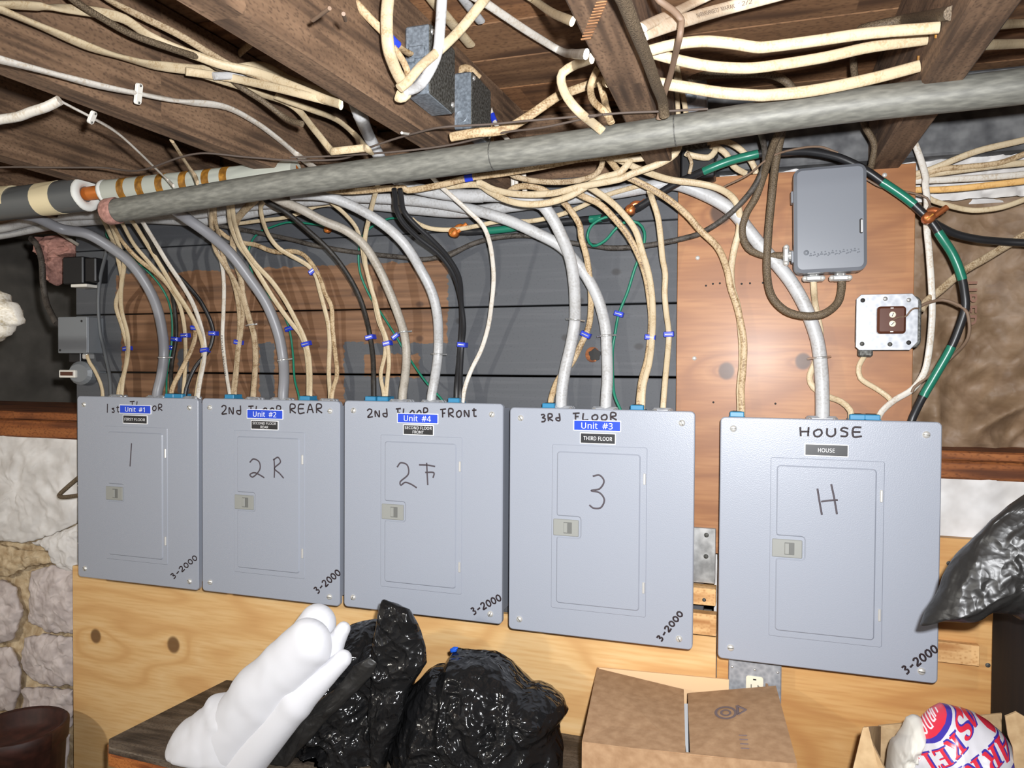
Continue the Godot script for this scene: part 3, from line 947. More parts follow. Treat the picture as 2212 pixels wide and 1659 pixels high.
# ---------------------------------------------------------------- breaker panels
const PW := 0.38
const PH := 0.4701
var glyphs := {"1": [[0.5, 1, 0.45, 0]], "2": [[0, 0.8, 0.3, 1, 0.8, 0.9, 0.75, 0.55, 0.05, 0.02, 1, 0.05]], "3": [[0.1, 0.95, 0.6, 1, 0.8, 0.8, 0.35, 0.55, 0.85, 0.4, 0.7, 0.05, 0.1, 0]], "0": [[0.5, 1, 0.1, 0.75, 0.1, 0.25, 0.5, 0, 0.9, 0.25, 0.9, 0.75, 0.5, 1]], "-": [[0.1, 0.4, 0.9, 0.5]], "H": [[0.05, 1, 0.1, 0], [0.9, 1, 0.85, 0], [0.1, 0.5, 0.9, 0.52]], "O": [[0.5, 0.75, 0.1, 0.5, 0.2, 0.05, 0.6, 0, 0.9, 0.3, 0.8, 0.7, 0.4, 0.75]], "U": [[0.1, 0.9, 0.1, 0.2, 0.5, 0, 0.9, 0.25, 0.9, 0.9]], "S": [[0.9, 0.85, 0.4, 0.95, 0.15, 0.7, 0.8, 0.4, 0.7, 0.05, 0.1, 0.05]], "E": [[0.9, 1, 0.1, 0.95, 0.1, 0, 0.95, 0.05], [0.1, 0.5, 0.8, 0.5]], "R": [[0.1, 0, 0.15, 1, 0.8, 0.95, 0.8, 0.6, 0.2, 0.45, 0.95, 0]], "F": [[0.0, 0.95, 1, 1], [0.4, 0.95, 0.4, 0], [0.4, 0.5, 0.85, 0.52]], "L": [[0.2, 1, 0.15, 0.05, 0.9, 0.05]], "N": [[0.1, 0, 0.1, 0.75, 0.8, 0.0, 0.85, 0.8]], "d": [[0.85, 1, 0.85, 0, 0.3, 0.05, 0.15, 0.35, 0.8, 0.4]], "A": [[0.0, 0, 0.45, 1, 0.95, 0], [0.2, 0.4, 0.8, 0.4]], "s": [[0.8, 0.65, 0.2, 0.6, 0.75, 0.3, 0.7, 0.02, 0.1, 0.05]], "t": [[0.4, 1, 0.4, 0.05, 0.8, 0.05], [0.05, 0.75, 0.8, 0.78]], "T": [[0.0, 0.95, 1, 1], [0.5, 0.95, 0.5, 0]], " ": []}
func stroke(st: SurfaceTool, view: String, pts: Array, wide: float) -> void:
	var p := []
	for q in pts:
		p.append(on_z(px(view, q.x, q.y), COVER) + Vector3(0, 0, wide * 0.06))
	tube(st, spline(p, 0.002), wide, 0.0008, Vector3(0, 0, 1), 6, 0.8)
func scrawl(st: SurfaceTool, view: String, text: String, a: Vector2, b: Vector2, tall: float, wide: float) -> void:
	var step := (b - a) / text.length()
	var up := Vector2(step.y, -step.x).normalized() * tall
	for i in text.length():
		for g in glyphs[text[i]]:
			var pts := []
			for k in range(0, g.size(), 2):
				pts.append(a + step * (i + g[k] * 0.74) + up * g[k + 1])
			stroke(st, view, pts, wide)
func placard(o: Node3D, called: String, view: String, r: Array, lines: Array, plate: String) -> void:
	var p := on_z(px(view, r[0], r[1]), COVER)
	var q := on_z(px(view, r[2], r[3]), COVER)
	var st := new_st()
	slab(st, rrect(p.x - o.position.x, q.y - o.position.y, q.x - o.position.x, p.y - o.position.y, 0.0006, 2), COVER, COVER + 0.0022, 0.0, Transform3D.IDENTITY)
	var pl := part(o, called, st, M.lettering_white)
	st = new_st()
	var e := 0.0016
	slab(st, rrect(p.x - o.position.x + e, q.y - o.position.y + e, q.x - o.position.x - e, p.y - o.position.y - e, 0.0006, 2), COVER + 0.002, COVER + 0.0026, 0.0002, Transform3D.IDENTITY)
	part(pl, "face", st, M[plate])
	st = new_st()
	var h := p.y - q.y
	var w := q.x - p.x
	for i in lines.size():
		var l: Array = lines[i]
		print_text(st, l[0], Vector3((p.x + q.x) / 2 - o.position.x, q.y + h * l[3] - o.position.y, COVER + 0.0029), w * l[1], h * l[2], false, false)
	part(pl, "lettering", st, M.lettering_white)
func make_panel(i: int, c: Vector2, label: String) -> Node3D:
	var o := thing("breaker_panel", label, "breaker panel", Vector3(c.x, c.y, 0), "grey breaker panels in a row")
	var st := new_st()
	var hw := PW / 2
	var hh := PH / 2
	box(st, Vector3(-hw + 0.012, -hh + 0.014, 0.015), Vector3(hw - 0.012, hh - 0.012, COVER - 0.004), 0.001)
	part(o, "enclosure", st, M.panel_grey)
	st = new_st()
	slab(st, rrect(-hw, -hh, hw, hh, 0.009), COVER - 0.012, COVER, 0.0018)
	part(o, "cover", st, M.panel_grey)
	st = new_st()
	slab(st, rrect(-0.0975, -0.180, 0.0985, 0.161, 0.004), COVER - 0.001, COVER + 0.0012, 0.0012)
	part(o, "door_frame", st, M.panel_grey)
	# the door with its notch for the latch
	var d := PackedVector2Array()
	for v in rrect(-0.0865, -0.168, 0.0855, 0.147, 0.007, 4):
		d.append(v)
	var door := PackedVector2Array()
	for v in d:                     # starts at the right top corner and runs anticlockwise
		door.append(v)
		if door.size() == 10:       # down the left side
			for w in [[-0.0865, 0.019], [-0.0855, 0.0145], [-0.0825, 0.013], [-0.041, 0.013], [-0.0375, 0.0115], [-0.036, 0.0075], [-0.036, -0.0245], [-0.0375, -0.028], [-0.041, -0.0295], [-0.0825, -0.0295], [-0.0855, -0.031], [-0.0865, -0.0355]]:
				door.append(Vector2(w[0], w[1]))
	st = new_st()
	slab(st, door, COVER + 0.001, COVER + 0.0036, 0.0024)
	part(o, "door", st, M.panel_grey)
	st = new_st()
	slab(st, rrect(-0.093, -0.0275, -0.0395, 0.0068, 0.002), COVER + 0.001, COVER + 0.004, 0.0012)
	var la := part(o, "latch", st, M.latch)
	st = new_st()
	slab(st, rrect(-0.071, -0.022, -0.0535, 0.0015, 0.001), COVER + 0.003, COVER + 0.0044, 0.0005)
	part(la, "thumb_recess", st, M.latch_dark)
	st = new_st()
	slab(st, rrect(-0.0705, -0.0205, -0.0625, 0.0, 0.001), COVER + 0.004, COVER + 0.0062, 0.0008)
	part(la, "slide", st, M.latch)
	for y in [0.098, -0.120]:
		st = new_st()
		box(st, Vector3(0.091, y - 0.0115, COVER + 0.001), Vector3(0.096, y + 0.0115, COVER + 0.0042), 0.0012)
		part(o, "hinge", st, M.screw)
	for s in [[-0.166, 0.213], [0.165, 0.212], [0.164, -0.215], [-0.166, -0.212]]:
		st = new_st()
		var xf := Transform3D(Basis(Vector3.RIGHT, PI / 2), Vector3(s[0], s[1], COVER))
		lathe(st, [Vector2(0.0, 0.004), Vector2(0.0035, 0.0036), Vector2(0.006, 0.0022), Vector2(0.0068, 0.0)], xf, 16)
		var sc := part(o, "screw", st, M.screw)
		st = new_st()
		var b := Basis(Vector3.BACK, 0.7 + s[0] * 9.0 + i)
		box(st, Vector3(-0.0052, -0.0006, 0.0028), Vector3(0.0052, 0.0006, 0.0042), 0.0, 0, Transform3D(b, Vector3(s[0], s[1], COVER)))
		part(sc, "slot", st, M.dull_steel)
	return o
func connector(o: Node3D, x: float, kind: String) -> void:
	var p := on_z(Vector2(x, 0), 0.055)     # only its x is used; it stands on the enclosure's top
	var st := new_st()
	var y0 := PH / 2 - 0.013
	# find x on the top line of the panel
	var top := at(x, to_px(o.position + Vector3(0, PH / 2, 0.055)).y, 0.055)
	var lx := top.x - o.position.x
	if kind == "b":
		box(st, Vector3(lx - 0.0135, y0, 0.036), Vector3(lx + 0.0135, y0 + 0.022, 0.07), 0.0015)
		box(st, Vector3(lx - 0.0155, y0 + 0.006, 0.034), Vector3(lx + 0.0155, y0 + 0.013, 0.072), 0.001)
		var c := part(o, "cable_connector", st, M.connector_blue)
		st = new_st()
		box(st, Vector3(lx - 0.0085, y0 + 0.0205, 0.045), Vector3(lx + 0.0085, y0 + 0.0228, 0.062), 0.0)
		part(c, "throat", st, M.slot)
	else:
		var r := 0.022 if kind == "w" else 0.0145
		box(st, Vector3(lx - r - 0.006, y0, 0.04), Vector3(lx + r + 0.006, y0 + 0.016, 0.052), 0.003)
		box(st, Vector3(lx - r - 0.006, y0, 0.054), Vector3(lx + r + 0.006, y0 + 0.017, 0.066), 0.004)
		var c := part(o, "cable_connector", st, M.galvanised)
		for s in [-1.0, 1.0]:
			st = new_st()
			lathe(st, [Vector2(0, 0.0035), Vector2(0.0035, 0.003), Vector2(0.0042, 0.0)], Transform3D(Basis(Vector3.RIGHT, PI / 2), Vector3(lx + s * r, y0 + 0.011, 0.066)), 10)
			part(c, "clamp_screw", st, M.chrome)
func build_panels() -> void:
	var xs := [-0.782, -0.391, 0.0, 0.395, 0.823]
	var ys := [-0.003, -0.002, 0.0, -0.007, -0.016]
	var labels := ["grey breaker panel with blue unit plate over black FIRST FLOOR plate", "grey breaker panel with black SECOND FLOOR REAR plate, door marked 2R", "grey breaker panel with black SECOND FLOOR FRONT plate, door marked 2F", "grey breaker panel with black THIRD FLOOR plate, door marked 3", "grey breaker panel with only a black HOUSE plate, door marked H"]
	var con := [[[255, "m"], [341, "w"], [374, "b"], [393, "b"], [415, "m"]], [[503, "b"], [550, "m"], [610, "w"], [665, "b"], [710, "m"]], [[806, "b"], [832, "b"], [868, "w"], [937, "w"], [985, "b"]], [[1188, "b"], [1213, "w"], [1308, "w"], [1378, "b"], [1432, "m"]], [[1592, "b"], [1775, "w"], [1850, "b"], [1882, "b"]]]
	var p := []
	for i in 5:
		var o := make_panel(i, Vector2(xs[i], 1.2408 + ys[i]), labels[i])
		for c in con[i]:
			connector(o, c[0], c[1])
		p.append(o)
	placard(p[0], "unit_plate", "a", [482, 117, 718, 190], [["Unit  #1", 0.62, 0.55, 0.5]], "lamacoid_blue")
	placard(p[0], "floor_plate", "a", [507, 193, 690, 264], [["FIRST FLOOR", 0.84, 0.32, 0.5]], "lamacoid_black")
	placard(p[1], "unit_plate", "a", [1432, 150, 1702, 229], [["Unit  #2", 0.64, 0.56, 0.5]], "lamacoid_blue")
	placard(p[1], "floor_plate", "a", [1463, 233, 1667, 309], [["SECOND FLOOR", 0.86, 0.27, 0.7], ["REAR", 0.28, 0.27, 0.3]], "lamacoid_black")
	placard(p[2], "unit_plate", "b", [443, 165, 725, 243], [["Unit  #4", 0.66, 0.58, 0.5]], "lamacoid_blue")
	placard(p[2], "floor_plate", "b", [484, 244, 694, 323], [["SECOND FLOOR", 0.88, 0.27, 0.7], ["FRONT", 0.36, 0.27, 0.3]], "lamacoid_black")
	placard(p[3], "unit_plate", "c", [472, 138, 775, 216], [["Unit  #3", 0.66, 0.58, 0.5]], "lamacoid_blue")
	placard(p[3], "floor_plate", "c", [514, 219, 742, 298], [["THIRD FLOOR", 0.8, 0.34, 0.5]], "lamacoid_black")
	placard(p[4], "floor_plate", "d", [617, 253, 862, 331], [["HOUSE", 0.38, 0.32, 0.5]], "lamacoid_black")
	# what was written on the covers with a marker (door numbers in a greyer marker)
	var v2 := func(a: Array) -> Array:
		var o := []
		for k in range(0, a.size(), 2):
			o.append(Vector2(a[k], a[k + 1]))
		return o
	var jobs := [
		[0, "a", [["1", 378, 178, 405, 178, 66], ["st", 418, 176, 492, 172, 46], ["TL", 556, 140, 650, 138, 46], ["OR", 722, 162, 810, 162, 46], ["3-2000", 880, 1420, 1070, 1262, 38]], [[576, 405, 571, 480, 565, 578]]],
		[1, "a", [["2Nd", 1240, 188, 1400, 188, 64], ["TLOOR", 1440, 188, 1700, 188, 60], ["REAR", 1748, 182, 2010, 180, 66], ["3-2000", 1955, 1530, 2140, 1375, 48]], [[1457, 548, 1485, 522, 1528, 545, 1532, 600, 1480, 657, 1458, 640, 1490, 624, 1530, 640, 1566, 662], [1638, 520, 1642, 590, 1640, 662], [1632, 530, 1668, 510, 1686, 545, 1642, 592, 1680, 630, 1710, 665]]],
		[2, "b", [["2Nd", 236, 196, 388, 190, 56], ["FLOOR", 432, 198, 668, 194, 62], ["FRONt", 738, 198, 1010, 190, 58], ["3-2000", 965, 1558, 1170, 1450, 46]], [[445, 538, 470, 508, 515, 525, 522, 585, 466, 640, 470, 662, 500, 643, 540, 655, 580, 680], [596, 522, 650, 524, 706, 533], [648, 508, 652, 590, 656, 662], [638, 574, 698, 577, 692, 612]]],
		[3, "c", [["3Rd", 262, 152, 400, 142, 46], ["FLOOR", 466, 142, 765, 140, 46], ["3-2000", 1030, 1560, 1180, 1375, 38]], [[596, 498, 640, 492, 668, 530, 640, 578, 586, 590, 640, 604, 670, 648, 648, 698, 602, 702, 574, 682]]],
		[4, "d", [["HOUSE", 590, 214, 960, 216, 52], ["3-2000", 1185, 1548, 1375, 1410, 46]], [[688, 505, 700, 580, 713, 652], [765, 480, 782, 560, 797, 648], [708, 578, 750, 572, 802, 568]]]]
	for j in jobs:
		var st := new_st()
		for w in j[2]:
			var text: String = w[0].replace("R", "R")
			scrawl(st, j[1], text, Vector2(w[1], w[2]), Vector2(w[3], w[4]), w[5], 0.0034 if j[0] else 0.003)
		var o: Node3D = p[j[0]]
		var m := part(o, "marker_writing", st, M.ink)
		m.position = -o.position
		st = new_st()
		for s in j[3]:
			var pts := []
			for q in v2.call(s):
				pts.append(q)
			stroke(st, j[1], pts, 0.0034)
		m = part(o, "door_mark", st, M.faded_ink)
		m.position = -o.position + Vector3(0, 0, 0.0036)
# ---------------------------------------------------------------- cables
# id | material | width mm | thickness mm | name | label | path: view: x,y[,plane] ...   plane: z in mm, or hNN height over the joists' underside, or xNN
const RUNS := """
p1a|cream|12|6|cable|short cream cable from small grey junction box into the First Floor panel|E:600,1235,45 615,1280 650,1335 690,1420 706,1480,52 708,1530,52
p1b|dim_grey|9|9|cable|thin dull grey cable left of the cream pair above the First Floor panel|E:745,440,60 735,520 692,700,25 678,880,18 692,1080,15 730,1250,20 760,1400,40 766,1530,52
p1c|cream|13|6|cable|cream cable, left of the twisted pair entering the First Floor panel|E:700,280,170 725,330 790,480,110 820,600 842,740,60 800,890,35 845,1050,20 876,1190,14 862,1330,30 820,1470,50 816,1530,52
p1d|cream|13|6|cable|cream cable, right of the twisted pair entering the First Floor panel|E:740,290,180 770,350 825,490,115 856,600 836,760,66 838,920,42 880,1090,24 884,1190,20 878,1270,32 850,1400,48 836,1530,56
p1e|grey|25|25|service_cable|thick grey round service cable curving into the First Floor panel|Z:-60,455,300 0,458 M:190,15,280 300,40 500,130,200 E:600,400,170 780,505,130 900,600,110 1010,750,85 1080,900,62 1120,1080,45 1130,1230,35 1112,1380,45 1088,1480,54 1080,1540,54
p1f|green|5|5|ground_wire|green ground wire beside the grey service cable above the First Floor panel|E:735,360,60 740,420,50 1000,640,30 1100,750,22 1160,860,16 1186,1000,14 1180,1185,12 1152,1350,25 1148,1480,45 1150,1540,55
p1g|tan|13|6|cable|cream cable bowing out then crossing back left into blue First Floor panel connector|E:760,300,190 780,340 850,460,120 950,570 1100,690,75 1200,800 1310,950,42 1346,1045,28 1336,1150,24 1270,1300,40 1190,1460,54 1180,1530,54
p1h|cream|12|6|cable|cream cable hanging straight beside the dirty one into First Floor panel|E:830,300,190 850,340 930,480,125 1040,610 1150,740,70 1220,850 1258,960,35 1276,1100,22 1278,1300,34 1268,1450,50 1262,1530,54
p1i|cream|13|6|cable|broad cream cable, inner of the two reaching the far First Floor panel connector|E:900,300,190 925,330 1020,480,130 1120,640 1190,760,80 1300,930 1370,1070,40 1402,1195,24 1394,1300,34 1368,1420,48 1352,1530,54
p1j|white|13|6|cable|pale cream cable, outer of the two reaching the far First Floor panel connector|E:985,320,190 1010,360 1090,490,135 1150,590 1250,740,85 1330,880,55 1386,1040,34 1412,1180,26 1404,1290,36 1380,1410,50 1362,1530,56
p1k|blackish|11|9|cable|grimy black cable threaded between the cream cables above the First Floor panel|E:990,330,180 1020,400 1065,520,120 1130,640 1170,740,60 1196,860,34 1212,1000,22 1212,1125,16 1184,1300,28 1180,1420,45 1190,1530,54
p1l|black|10|8|cable|black cable with a blue staple crossing right to left above First Floor panel|E:1230,690,60 1290,750 1380,860,34 1448,990,22 1470,1085,15 1440,1200,22 1345,1320,36 1285,1460,52 1275,1530,55
p2a|grey|25|25|service_cable|thick grey round service cable curving into the Second Rear panel|F:-180,130,300 -80,225 0,285,210 150,390 300,520,120 440,700,85 560,880,60 640,1080,42 676,1270,32 682,1400,46 676,1500,54 674,1560,54
p2b|white|11|6|cable|white cable with dark vertical print left of the Second Rear panel connectors|F:170,180,190 172,260 190,400,110 225,520 255,620,55 268,760,35 264,950,22 258,1100,18 270,1250,24 290,1400,42 308,1510,54 312,1570,54
p2c|dirty|12|6|cable|grimy cream cable, inner of the stapled pair into blue Second Rear panel connector|F:200,180,200 206,300 236,430,115 272,580 330,720,60 368,900,34 374,1050,22 364,1170,14 348,1330,30 330,1470,50 328,1560,54
p2d|dirty|12|6|cable|grimy cream cable, outer of the stapled pair into blue Second Rear panel connector|F:190,190,190 180,330 205,500,105 262,600 340,720,66 392,860,42 396,980,30 380,1120,20 368,1200,18 356,1360,36 344,1480,52 340,1560,56
p2e|dirty|17|8|cable|wide dirty tan cable with a metal staple above the Second Rear panel|R:1080,190,200 1000,260 860,400,150 765,540 722,750,95 718,950 760,1150,70 830,1400,55 F:400,830 440,980,34 474,1095,20 486,1250,24 478,1400,42 470,1500,54 468,1560,54
p2f|cream|13|6|cable|cream cable sweeping past the green wire, lower of the Second Rear panel pair|F:298,180,200 304,260 316,350,140 372,480 440,570,95 520,700 620,860,55 720,1000,36 798,1100,24 832,1200,20 848,1350,34 850,1480,52 850,1560,54
p2g|cream|13|6|cable|cream cable sweeping past the green wire, upper of the Second Rear panel pair|F:322,180,205 336,300 352,360,145 392,470 480,600,100 600,730 690,860,60 760,990,42 818,1110,28 850,1230,24 862,1350,36 862,1480,54 860,1560,56
p2h|cream|12|6|cable|cream cable, straighter of the pair from the blue clip to Second Rear panel|R:1200,190,190 1180,230 1130,330,150 1160,530 1260,770,90 1400,940 1560,1040,60 1760,1150 1880,1240,30 F:905,700 920,760 952,880,28 986,1020,22 996,1150,20 990,1350,34 998,1500,52 1000,1570,54
p2i|tan|12|6|cable|cream cable snaking sideways over the dark boards then down to Second Rear panel|R:430,640,110 520,690 650,790 900,868,45 1050,890 1250,970,35 1400,1000 1600,985,30 1750,1030 1850,1120 1950,1260,36 2050,1480 F:960,800,36 1008,900 1016,1050,30 1032,1200,28 1046,1370,40 1014,1490,54 1006,1570,56
p2j|green|5|5|ground_wire|green wire looping from the copper clamp down to the Second Rear panel|R:2080,610,40 1900,580 1700,560 1500,560,45 1250,640 1130,690 1030,780 970,900,30 945,1040 F:470,690,25 550,800 640,900,18 710,1030,12 740,1200,14 755,1400,34 785,1520,54 790,1570,55
p2k|blackish|12|10|cable|speckled black cable sweeping down to the first blue Second Front panel connector|F:520,130,210 570,180 700,255,160 850,380 1000,520,110 1120,680,80 1200,830 1240,950,42 1272,1090,20 1295,1250,30 1300,1400,46 1302,1560,54
w1|dark|11|11|cable|dark round cable sagging across the grey boards and rising past the timer box|F:150,320,60 240,342 400,372 560,402,40 750,442 900,480 1100,515,30 1300,540 1500,560 1650,575,28 1800,545 1914,500 G:200,540,30 350,460 500,415 700,395,35 870,412 1000,440 1150,460,30 1300,478 1500,465 1650,440,45 1780,412,48 H:300,525,60 420,450 520,360,80 600,260 650,150,110 652,60 640,0,150 620,-60,200
p3a|mid_grey|20|19|service_cable|dull grey-brown service cable curving into the strapped Second Front panel connector|F:560,110,260 640,160 800,230,190 950,310 1100,372,130 1220,462 1320,610,85 1400,780 1470,960,50 1512,1100,34 1526,1250,30 1514,1400,44 1500,1500,54 1498,1570,54
p3b|light_grey|22|21|service_cable|light grey service cable arching over the others into the Second Front panel|F:720,130,240 800,128 950,138,200 1080,175 1240,252,160 1400,360 1520,480,120 1620,640,90 1700,800 1738,960,56 1746,1150,34 1738,1280,34 1716,1420,48 1698,1520,54 1695,1580,54
p3c|cream|10|5|cable|thin cream cable, left of the looped pair into the second Second Front panel connector|F:980,150,150 1010,185 1100,262 1180,360,90 1215,480 1240,620,60 1280,740 1300,850,40 1332,1000 1376,1120,22 1376,1230,26 1348,1370,42 1368,1500,54 1370,1560,54
p3d|cream|11|6|cable|cream cable, right of the looped pair into the second Second Front panel connector|F:1340,20,220 1320,90 1300,160 1270,280,140 1240,430 1242,600,70 1276,750 1312,870,45 1345,1010 1388,1130,26 1404,1280,32 1392,1420,46 1380,1560,56
p3e|green|5|5|ground_wire|green wire slanting behind the service cables into the Second Front panel|F:1500,300,40 1440,290 1380,302 1300,340,36 1220,420 1195,540,28 1210,680 1280,840,18 1360,960 1440,1085,12 1540,1250,18 1660,1420,40 1760,1530,55 1790,1570,58
p3f|black|11|10|cable|black cable, outer of the dark pair falling to the right Second Front panel connector|F:1440,90,230 1448,150 1452,220,200 1500,320 1600,420,150 1750,540 1850,680,85 1898,850,55 1905,1000,36 1894,1150,22 1884,1300,34 1872,1450,50 1870,1560,54
p3g|black|11|10|cable|black cable, inner of the dark pair falling to the right Second Front panel connector|F:1480,90,235 1490,150 1506,240,205 1580,330 1700,440,155 1810,560 1888,700,90 G:298,850,56 314,1000,38 303,1120,26 292,1300,38 290,1430,52 286,1540,56
p3h|white|10|5|cable|flat white cable bowing alone across the grey boards into Second Front panel|Z:890,345,230 912,368 G:95,0,210 150,60 240,140,170 350,240 440,330,130 484,440 506,580,90 511,700 497,850,65 475,1000,50 430,1150,45 362,1290,48 322,1400,52 305,1500,55 303,1550,55
s1|light_grey|25|24|service_cable|light grey service cable from overhead, taped, into the left Third Floor panel clamp|Z:765,215,h90 778,248,h40 796,292,250 820,340 845,378,180 885,402 935,415,150 1000,423 1060,423,140 1120,425 1155,437,130 G:835,195,120 900,280 962,400,100 1020,550,80 1046,720,62 1052,880,46 1048,980,36 1022,1130,42 985,1290,50 962,1450,54 958,1550,54
s2|light_grey|24|23|service_cable|light grey service cable running along the wall top into the right Third Floor panel clamp|Z:-60,497,90 0,494 60,480 110,469,95 250,463 420,462,100 560,442 F:900,170,120 1080,150 1300,152,120 G:0,165,105 200,190 400,232,100 600,292 780,372,80 950,462 1060,575,60 1150,705 1212,840,46 1252,1000,34 1262,1150,36 1266,1350,48 1258,1480,54 1256,1560,54
s3|light_grey|26|25|service_cable|long light grey service cable along the wall top down to the House panel|Z:-60,512,60 0,507 80,492 150,480,65 300,472 450,476 560,456,70 680,436 800,442 900,452,60 1000,458 1100,446,60 1200,432 1330,416,60 1440,398,60 H:180,258,65 320,312 430,372,62 500,432 560,510,56 640,610 720,700,50 800,800 870,920,46 920,1040 952,1150,42 970,1300,48 976,1450,54 976,1600,54
p4a|tan|13|7|cable|ridged tan cable passing behind the light service cable into Third Floor panel|O:1060,400,120 1120,362 1250,346,125 1400,380 1510,445 1620,515,110 1725,640 1795,770,90 G:1090,400 1126,530,70 1150,700,55 1157,850,40 1142,1000,24 1085,1130,20 1030,1240,20 940,1350,30 892,1480,50 888,1540,54
p4b|tan|13|6|cable|tan printed cable, left of the pair sweeping to the Third Floor panel connector|O:1740,400,150 1800,440,140 G:1220,192 1320,292,105 1400,392 1470,522,75 1520,662 1546,820,45 1557,950,32 1550,1070,20 1530,1220,32 1492,1360,46 1478,1480,54 1476,1560,54
p4c|cream|13|6|cable|cream cable, right of the pair sweeping to the Third Floor panel connector|O:1880,350,160 1930,380,150 G:1290,172 1380,262,110 1452,362 1496,500,80 1540,652 1562,800,50 1568,950,36 1562,1080,24 1544,1240,38 1504,1400,50 1496,1560,56
p4d|cream|12|6|cable|lone cream cable hanging straight beside the orange sheet into Third Floor panel|N:690,880,120 705,930,105 G:1600,270 1620,420,70 1632,550 1650,650,45 1646,780 1656,900,30 1674,1050,14 1666,1180,22 1650,1350,42 1638,1500,54 1634,1570,54
p4e|green|6|6|ground_wire|green wire coiled in a loop below the copper lug beside Third Floor panel|G:1420,262,50 1380,264 1250,276,55 1160,330 1133,410,45 1170,464 1250,430 1330,342,60 1400,302 1470,312,50 1512,372 1502,480 1450,610,25 1400,770 1342,916,12 1316,1050 1301,1150,18 1301,1300,34 1312,1450,52 1350,1545,58 1365,1570,60
h1|cream|13|6|cable|cream cable dipping over the grey service cable then down the orange sheet|N:300,510,200 345,540,180 600,660 900,760,120 1200,800 1400,850,100 1540,935 1610,1050,75 H:511,500,60 482,620 466,720,45 470,830 500,930,40 520,1080 526,1250,42 513,1400,50 516,1500,55 516,1580,55
h2|tan|13|6|cable|printed tan cable slanting across boards onto the orange sheet into the House panel|N:255,530,190 285,570 400,700,150 560,780 750,880,120 930,1000 1080,1130,90 1220,1290 1400,1470,70 H:442,732,55 462,832,48 492,922 521,1040,44 537,1150 531,1300,46 522,1400,52 524,1500,57 524,1580,57
h3|armour|15|15|armoured_cable|brown armoured cable making a deep loop below the grey timer box|H:760,-90,160 740,0,130 712,150 692,330,75 672,550 666,750,60 692,880 770,962,75 880,992 980,980,85 1060,920 1082,850,65 1086,780,60
h4|armour|14|14|armoured_cable|brown armoured cable turning into the side of the grey timer box|H:745,-60,180 700,40,150 645,210,100 602,330 550,420,70 528,520 560,612,55 640,650 700,654,58 790,652,60
h5|cream|12|6|cable|cream cable dropping from timer box behind the loop to a blue connector|H:925,770,58 929,850,50 935,920,28 952,1010 966,1090,26 955,1200 918,1290,28 904,1340,30 926,1392 1000,1440,34 1082,1472 1132,1520,55 1138,1570,58
h6|cream|10|5|cable|cream cable wriggling from the square outlet cover to a House panel connector|H:1216,1195,45 1206,1225 1180,1275,36 1190,1340 1280,1400,36 1340,1442 1362,1475,42 1330,1505 1290,1550,55 1285,1580,56
h7|white|12|6|cable|white cable hanging down past the copper clamp, then across to the House panel|D:1250,1150,40 1290,1235 1345,1390 1378,1520,40 H:1552,250 1562,340,42 1560,480,40 1574,640 1588,850,42 1590,1000 1571,1200 1545,1310,42 1480,1402 1382,1462,45 1310,1525,52 1275,1590,56
h8|dirty|15|7|cable|split tan cable slanting down from far right to the square outlet cover|H:2200,488,0 2105,542 2000,602,0 1900,662 1760,745,20 1640,845 1555,915,45 1528,958,50
h9|brown_wire|6|5|bell_wire|thin tan bell wire arcing from the outlet cover and back to the House panel|H:1520,940,62 1560,920 1650,902,50 1740,932 1788,975,70 1792,1112,60 1700,1222,30 1580,1322,40 1490,1392 1478,1420,46
hw|brown_wire|3|3|bell_wire|tiny twisted brown wire joined to the brown outlet face|J:625,460,94 700,430,90 760,425,86 800,405 840,350 890,320,82 940,322,76
r1|cream|12|6|cable|cream cable fanning upward along the grey beam past the orange sheet|D:1230,1490,10 1300,1478 1420,1440 1800,1290,20 2212,1190,20 2500,1110,20
r2|cream|12|6|cable|cream cable, second of the fan along the grey beam|D:1230,1500,6 1300,1495 1500,1470 1800,1430,8 2000,1405 2212,1385,8 2500,1360,8
r3|white|12|6|cable|whitish cable, straightest of the fan along the grey beam|D:1230,1545,4 1300,1540 1600,1525 1900,1508,4 2212,1482,4 2500,1450,4
r4|orange|12|6|cable|orange-tan cable, lowest of the fan along the grey beam|D:1230,1615,0 1300,1615 1500,1612 1700,1598,0 1950,1570 2212,1540,0 2500,1500,0
r5|tan|10|6|cable|tan cable crossing the fan of cables at the right of the orange sheet|D:1240,1560,2 1330,1500 1500,1440,14 1700,1420 2000,1385 2212,1310,14 2500,1200,14
r6|cream|10|5|cable|cream cable sagging over the torn top of the kraft paper|K:80,200,20 170,270 400,342 560,378,0 700,385 950,352 1203,268,0 1400,190,0
r7|brown_wire|4|4|bell_wire|thin grey wire looping off the green-taped cable to the copper clamp|H:1228,228,60 1300,268 1400,288 1500,308,50 1562,332 1578,372 1555,412,60
r8|brown_wire|4|4|twine|thin brown string stretched over the top of the orange sheet|H:425,268,90 560,200 680,105,130 800,62 960,44 1062,78,90
gnd|black|15|15|ground_cable|thick black ground cable with green tape bands over the timer box|G:230,372,40 320,372 450,366 600,352,35 700,336 900,312 1100,292,35 1230,280,45 1330,262 1410,232,60 1480,205,70 1600,122 1750,38 H:220,222,95 310,182,110 450,126 580,92,120 650,80 770,74,110 900,72 1050,100,90 1150,140 1240,190,80 1310,240 1400,300 1470,352,78 1530,408,78 1570,446,78 1605,490 1645,552,76 1705,645 1752,760,70 1773,870 1776,950,62 1742,1060 1700,1162,52 1605,1330 1540,1442,45 1482,1560,50 1470,1600,50
gnd2|black|14|14|ground_cable|black ground cable leaving the copper clamp toward the far right|H:1575,450,72 1620,482 1720,532,50 1850,562 2000,576,30 2105,582 2250,586,30
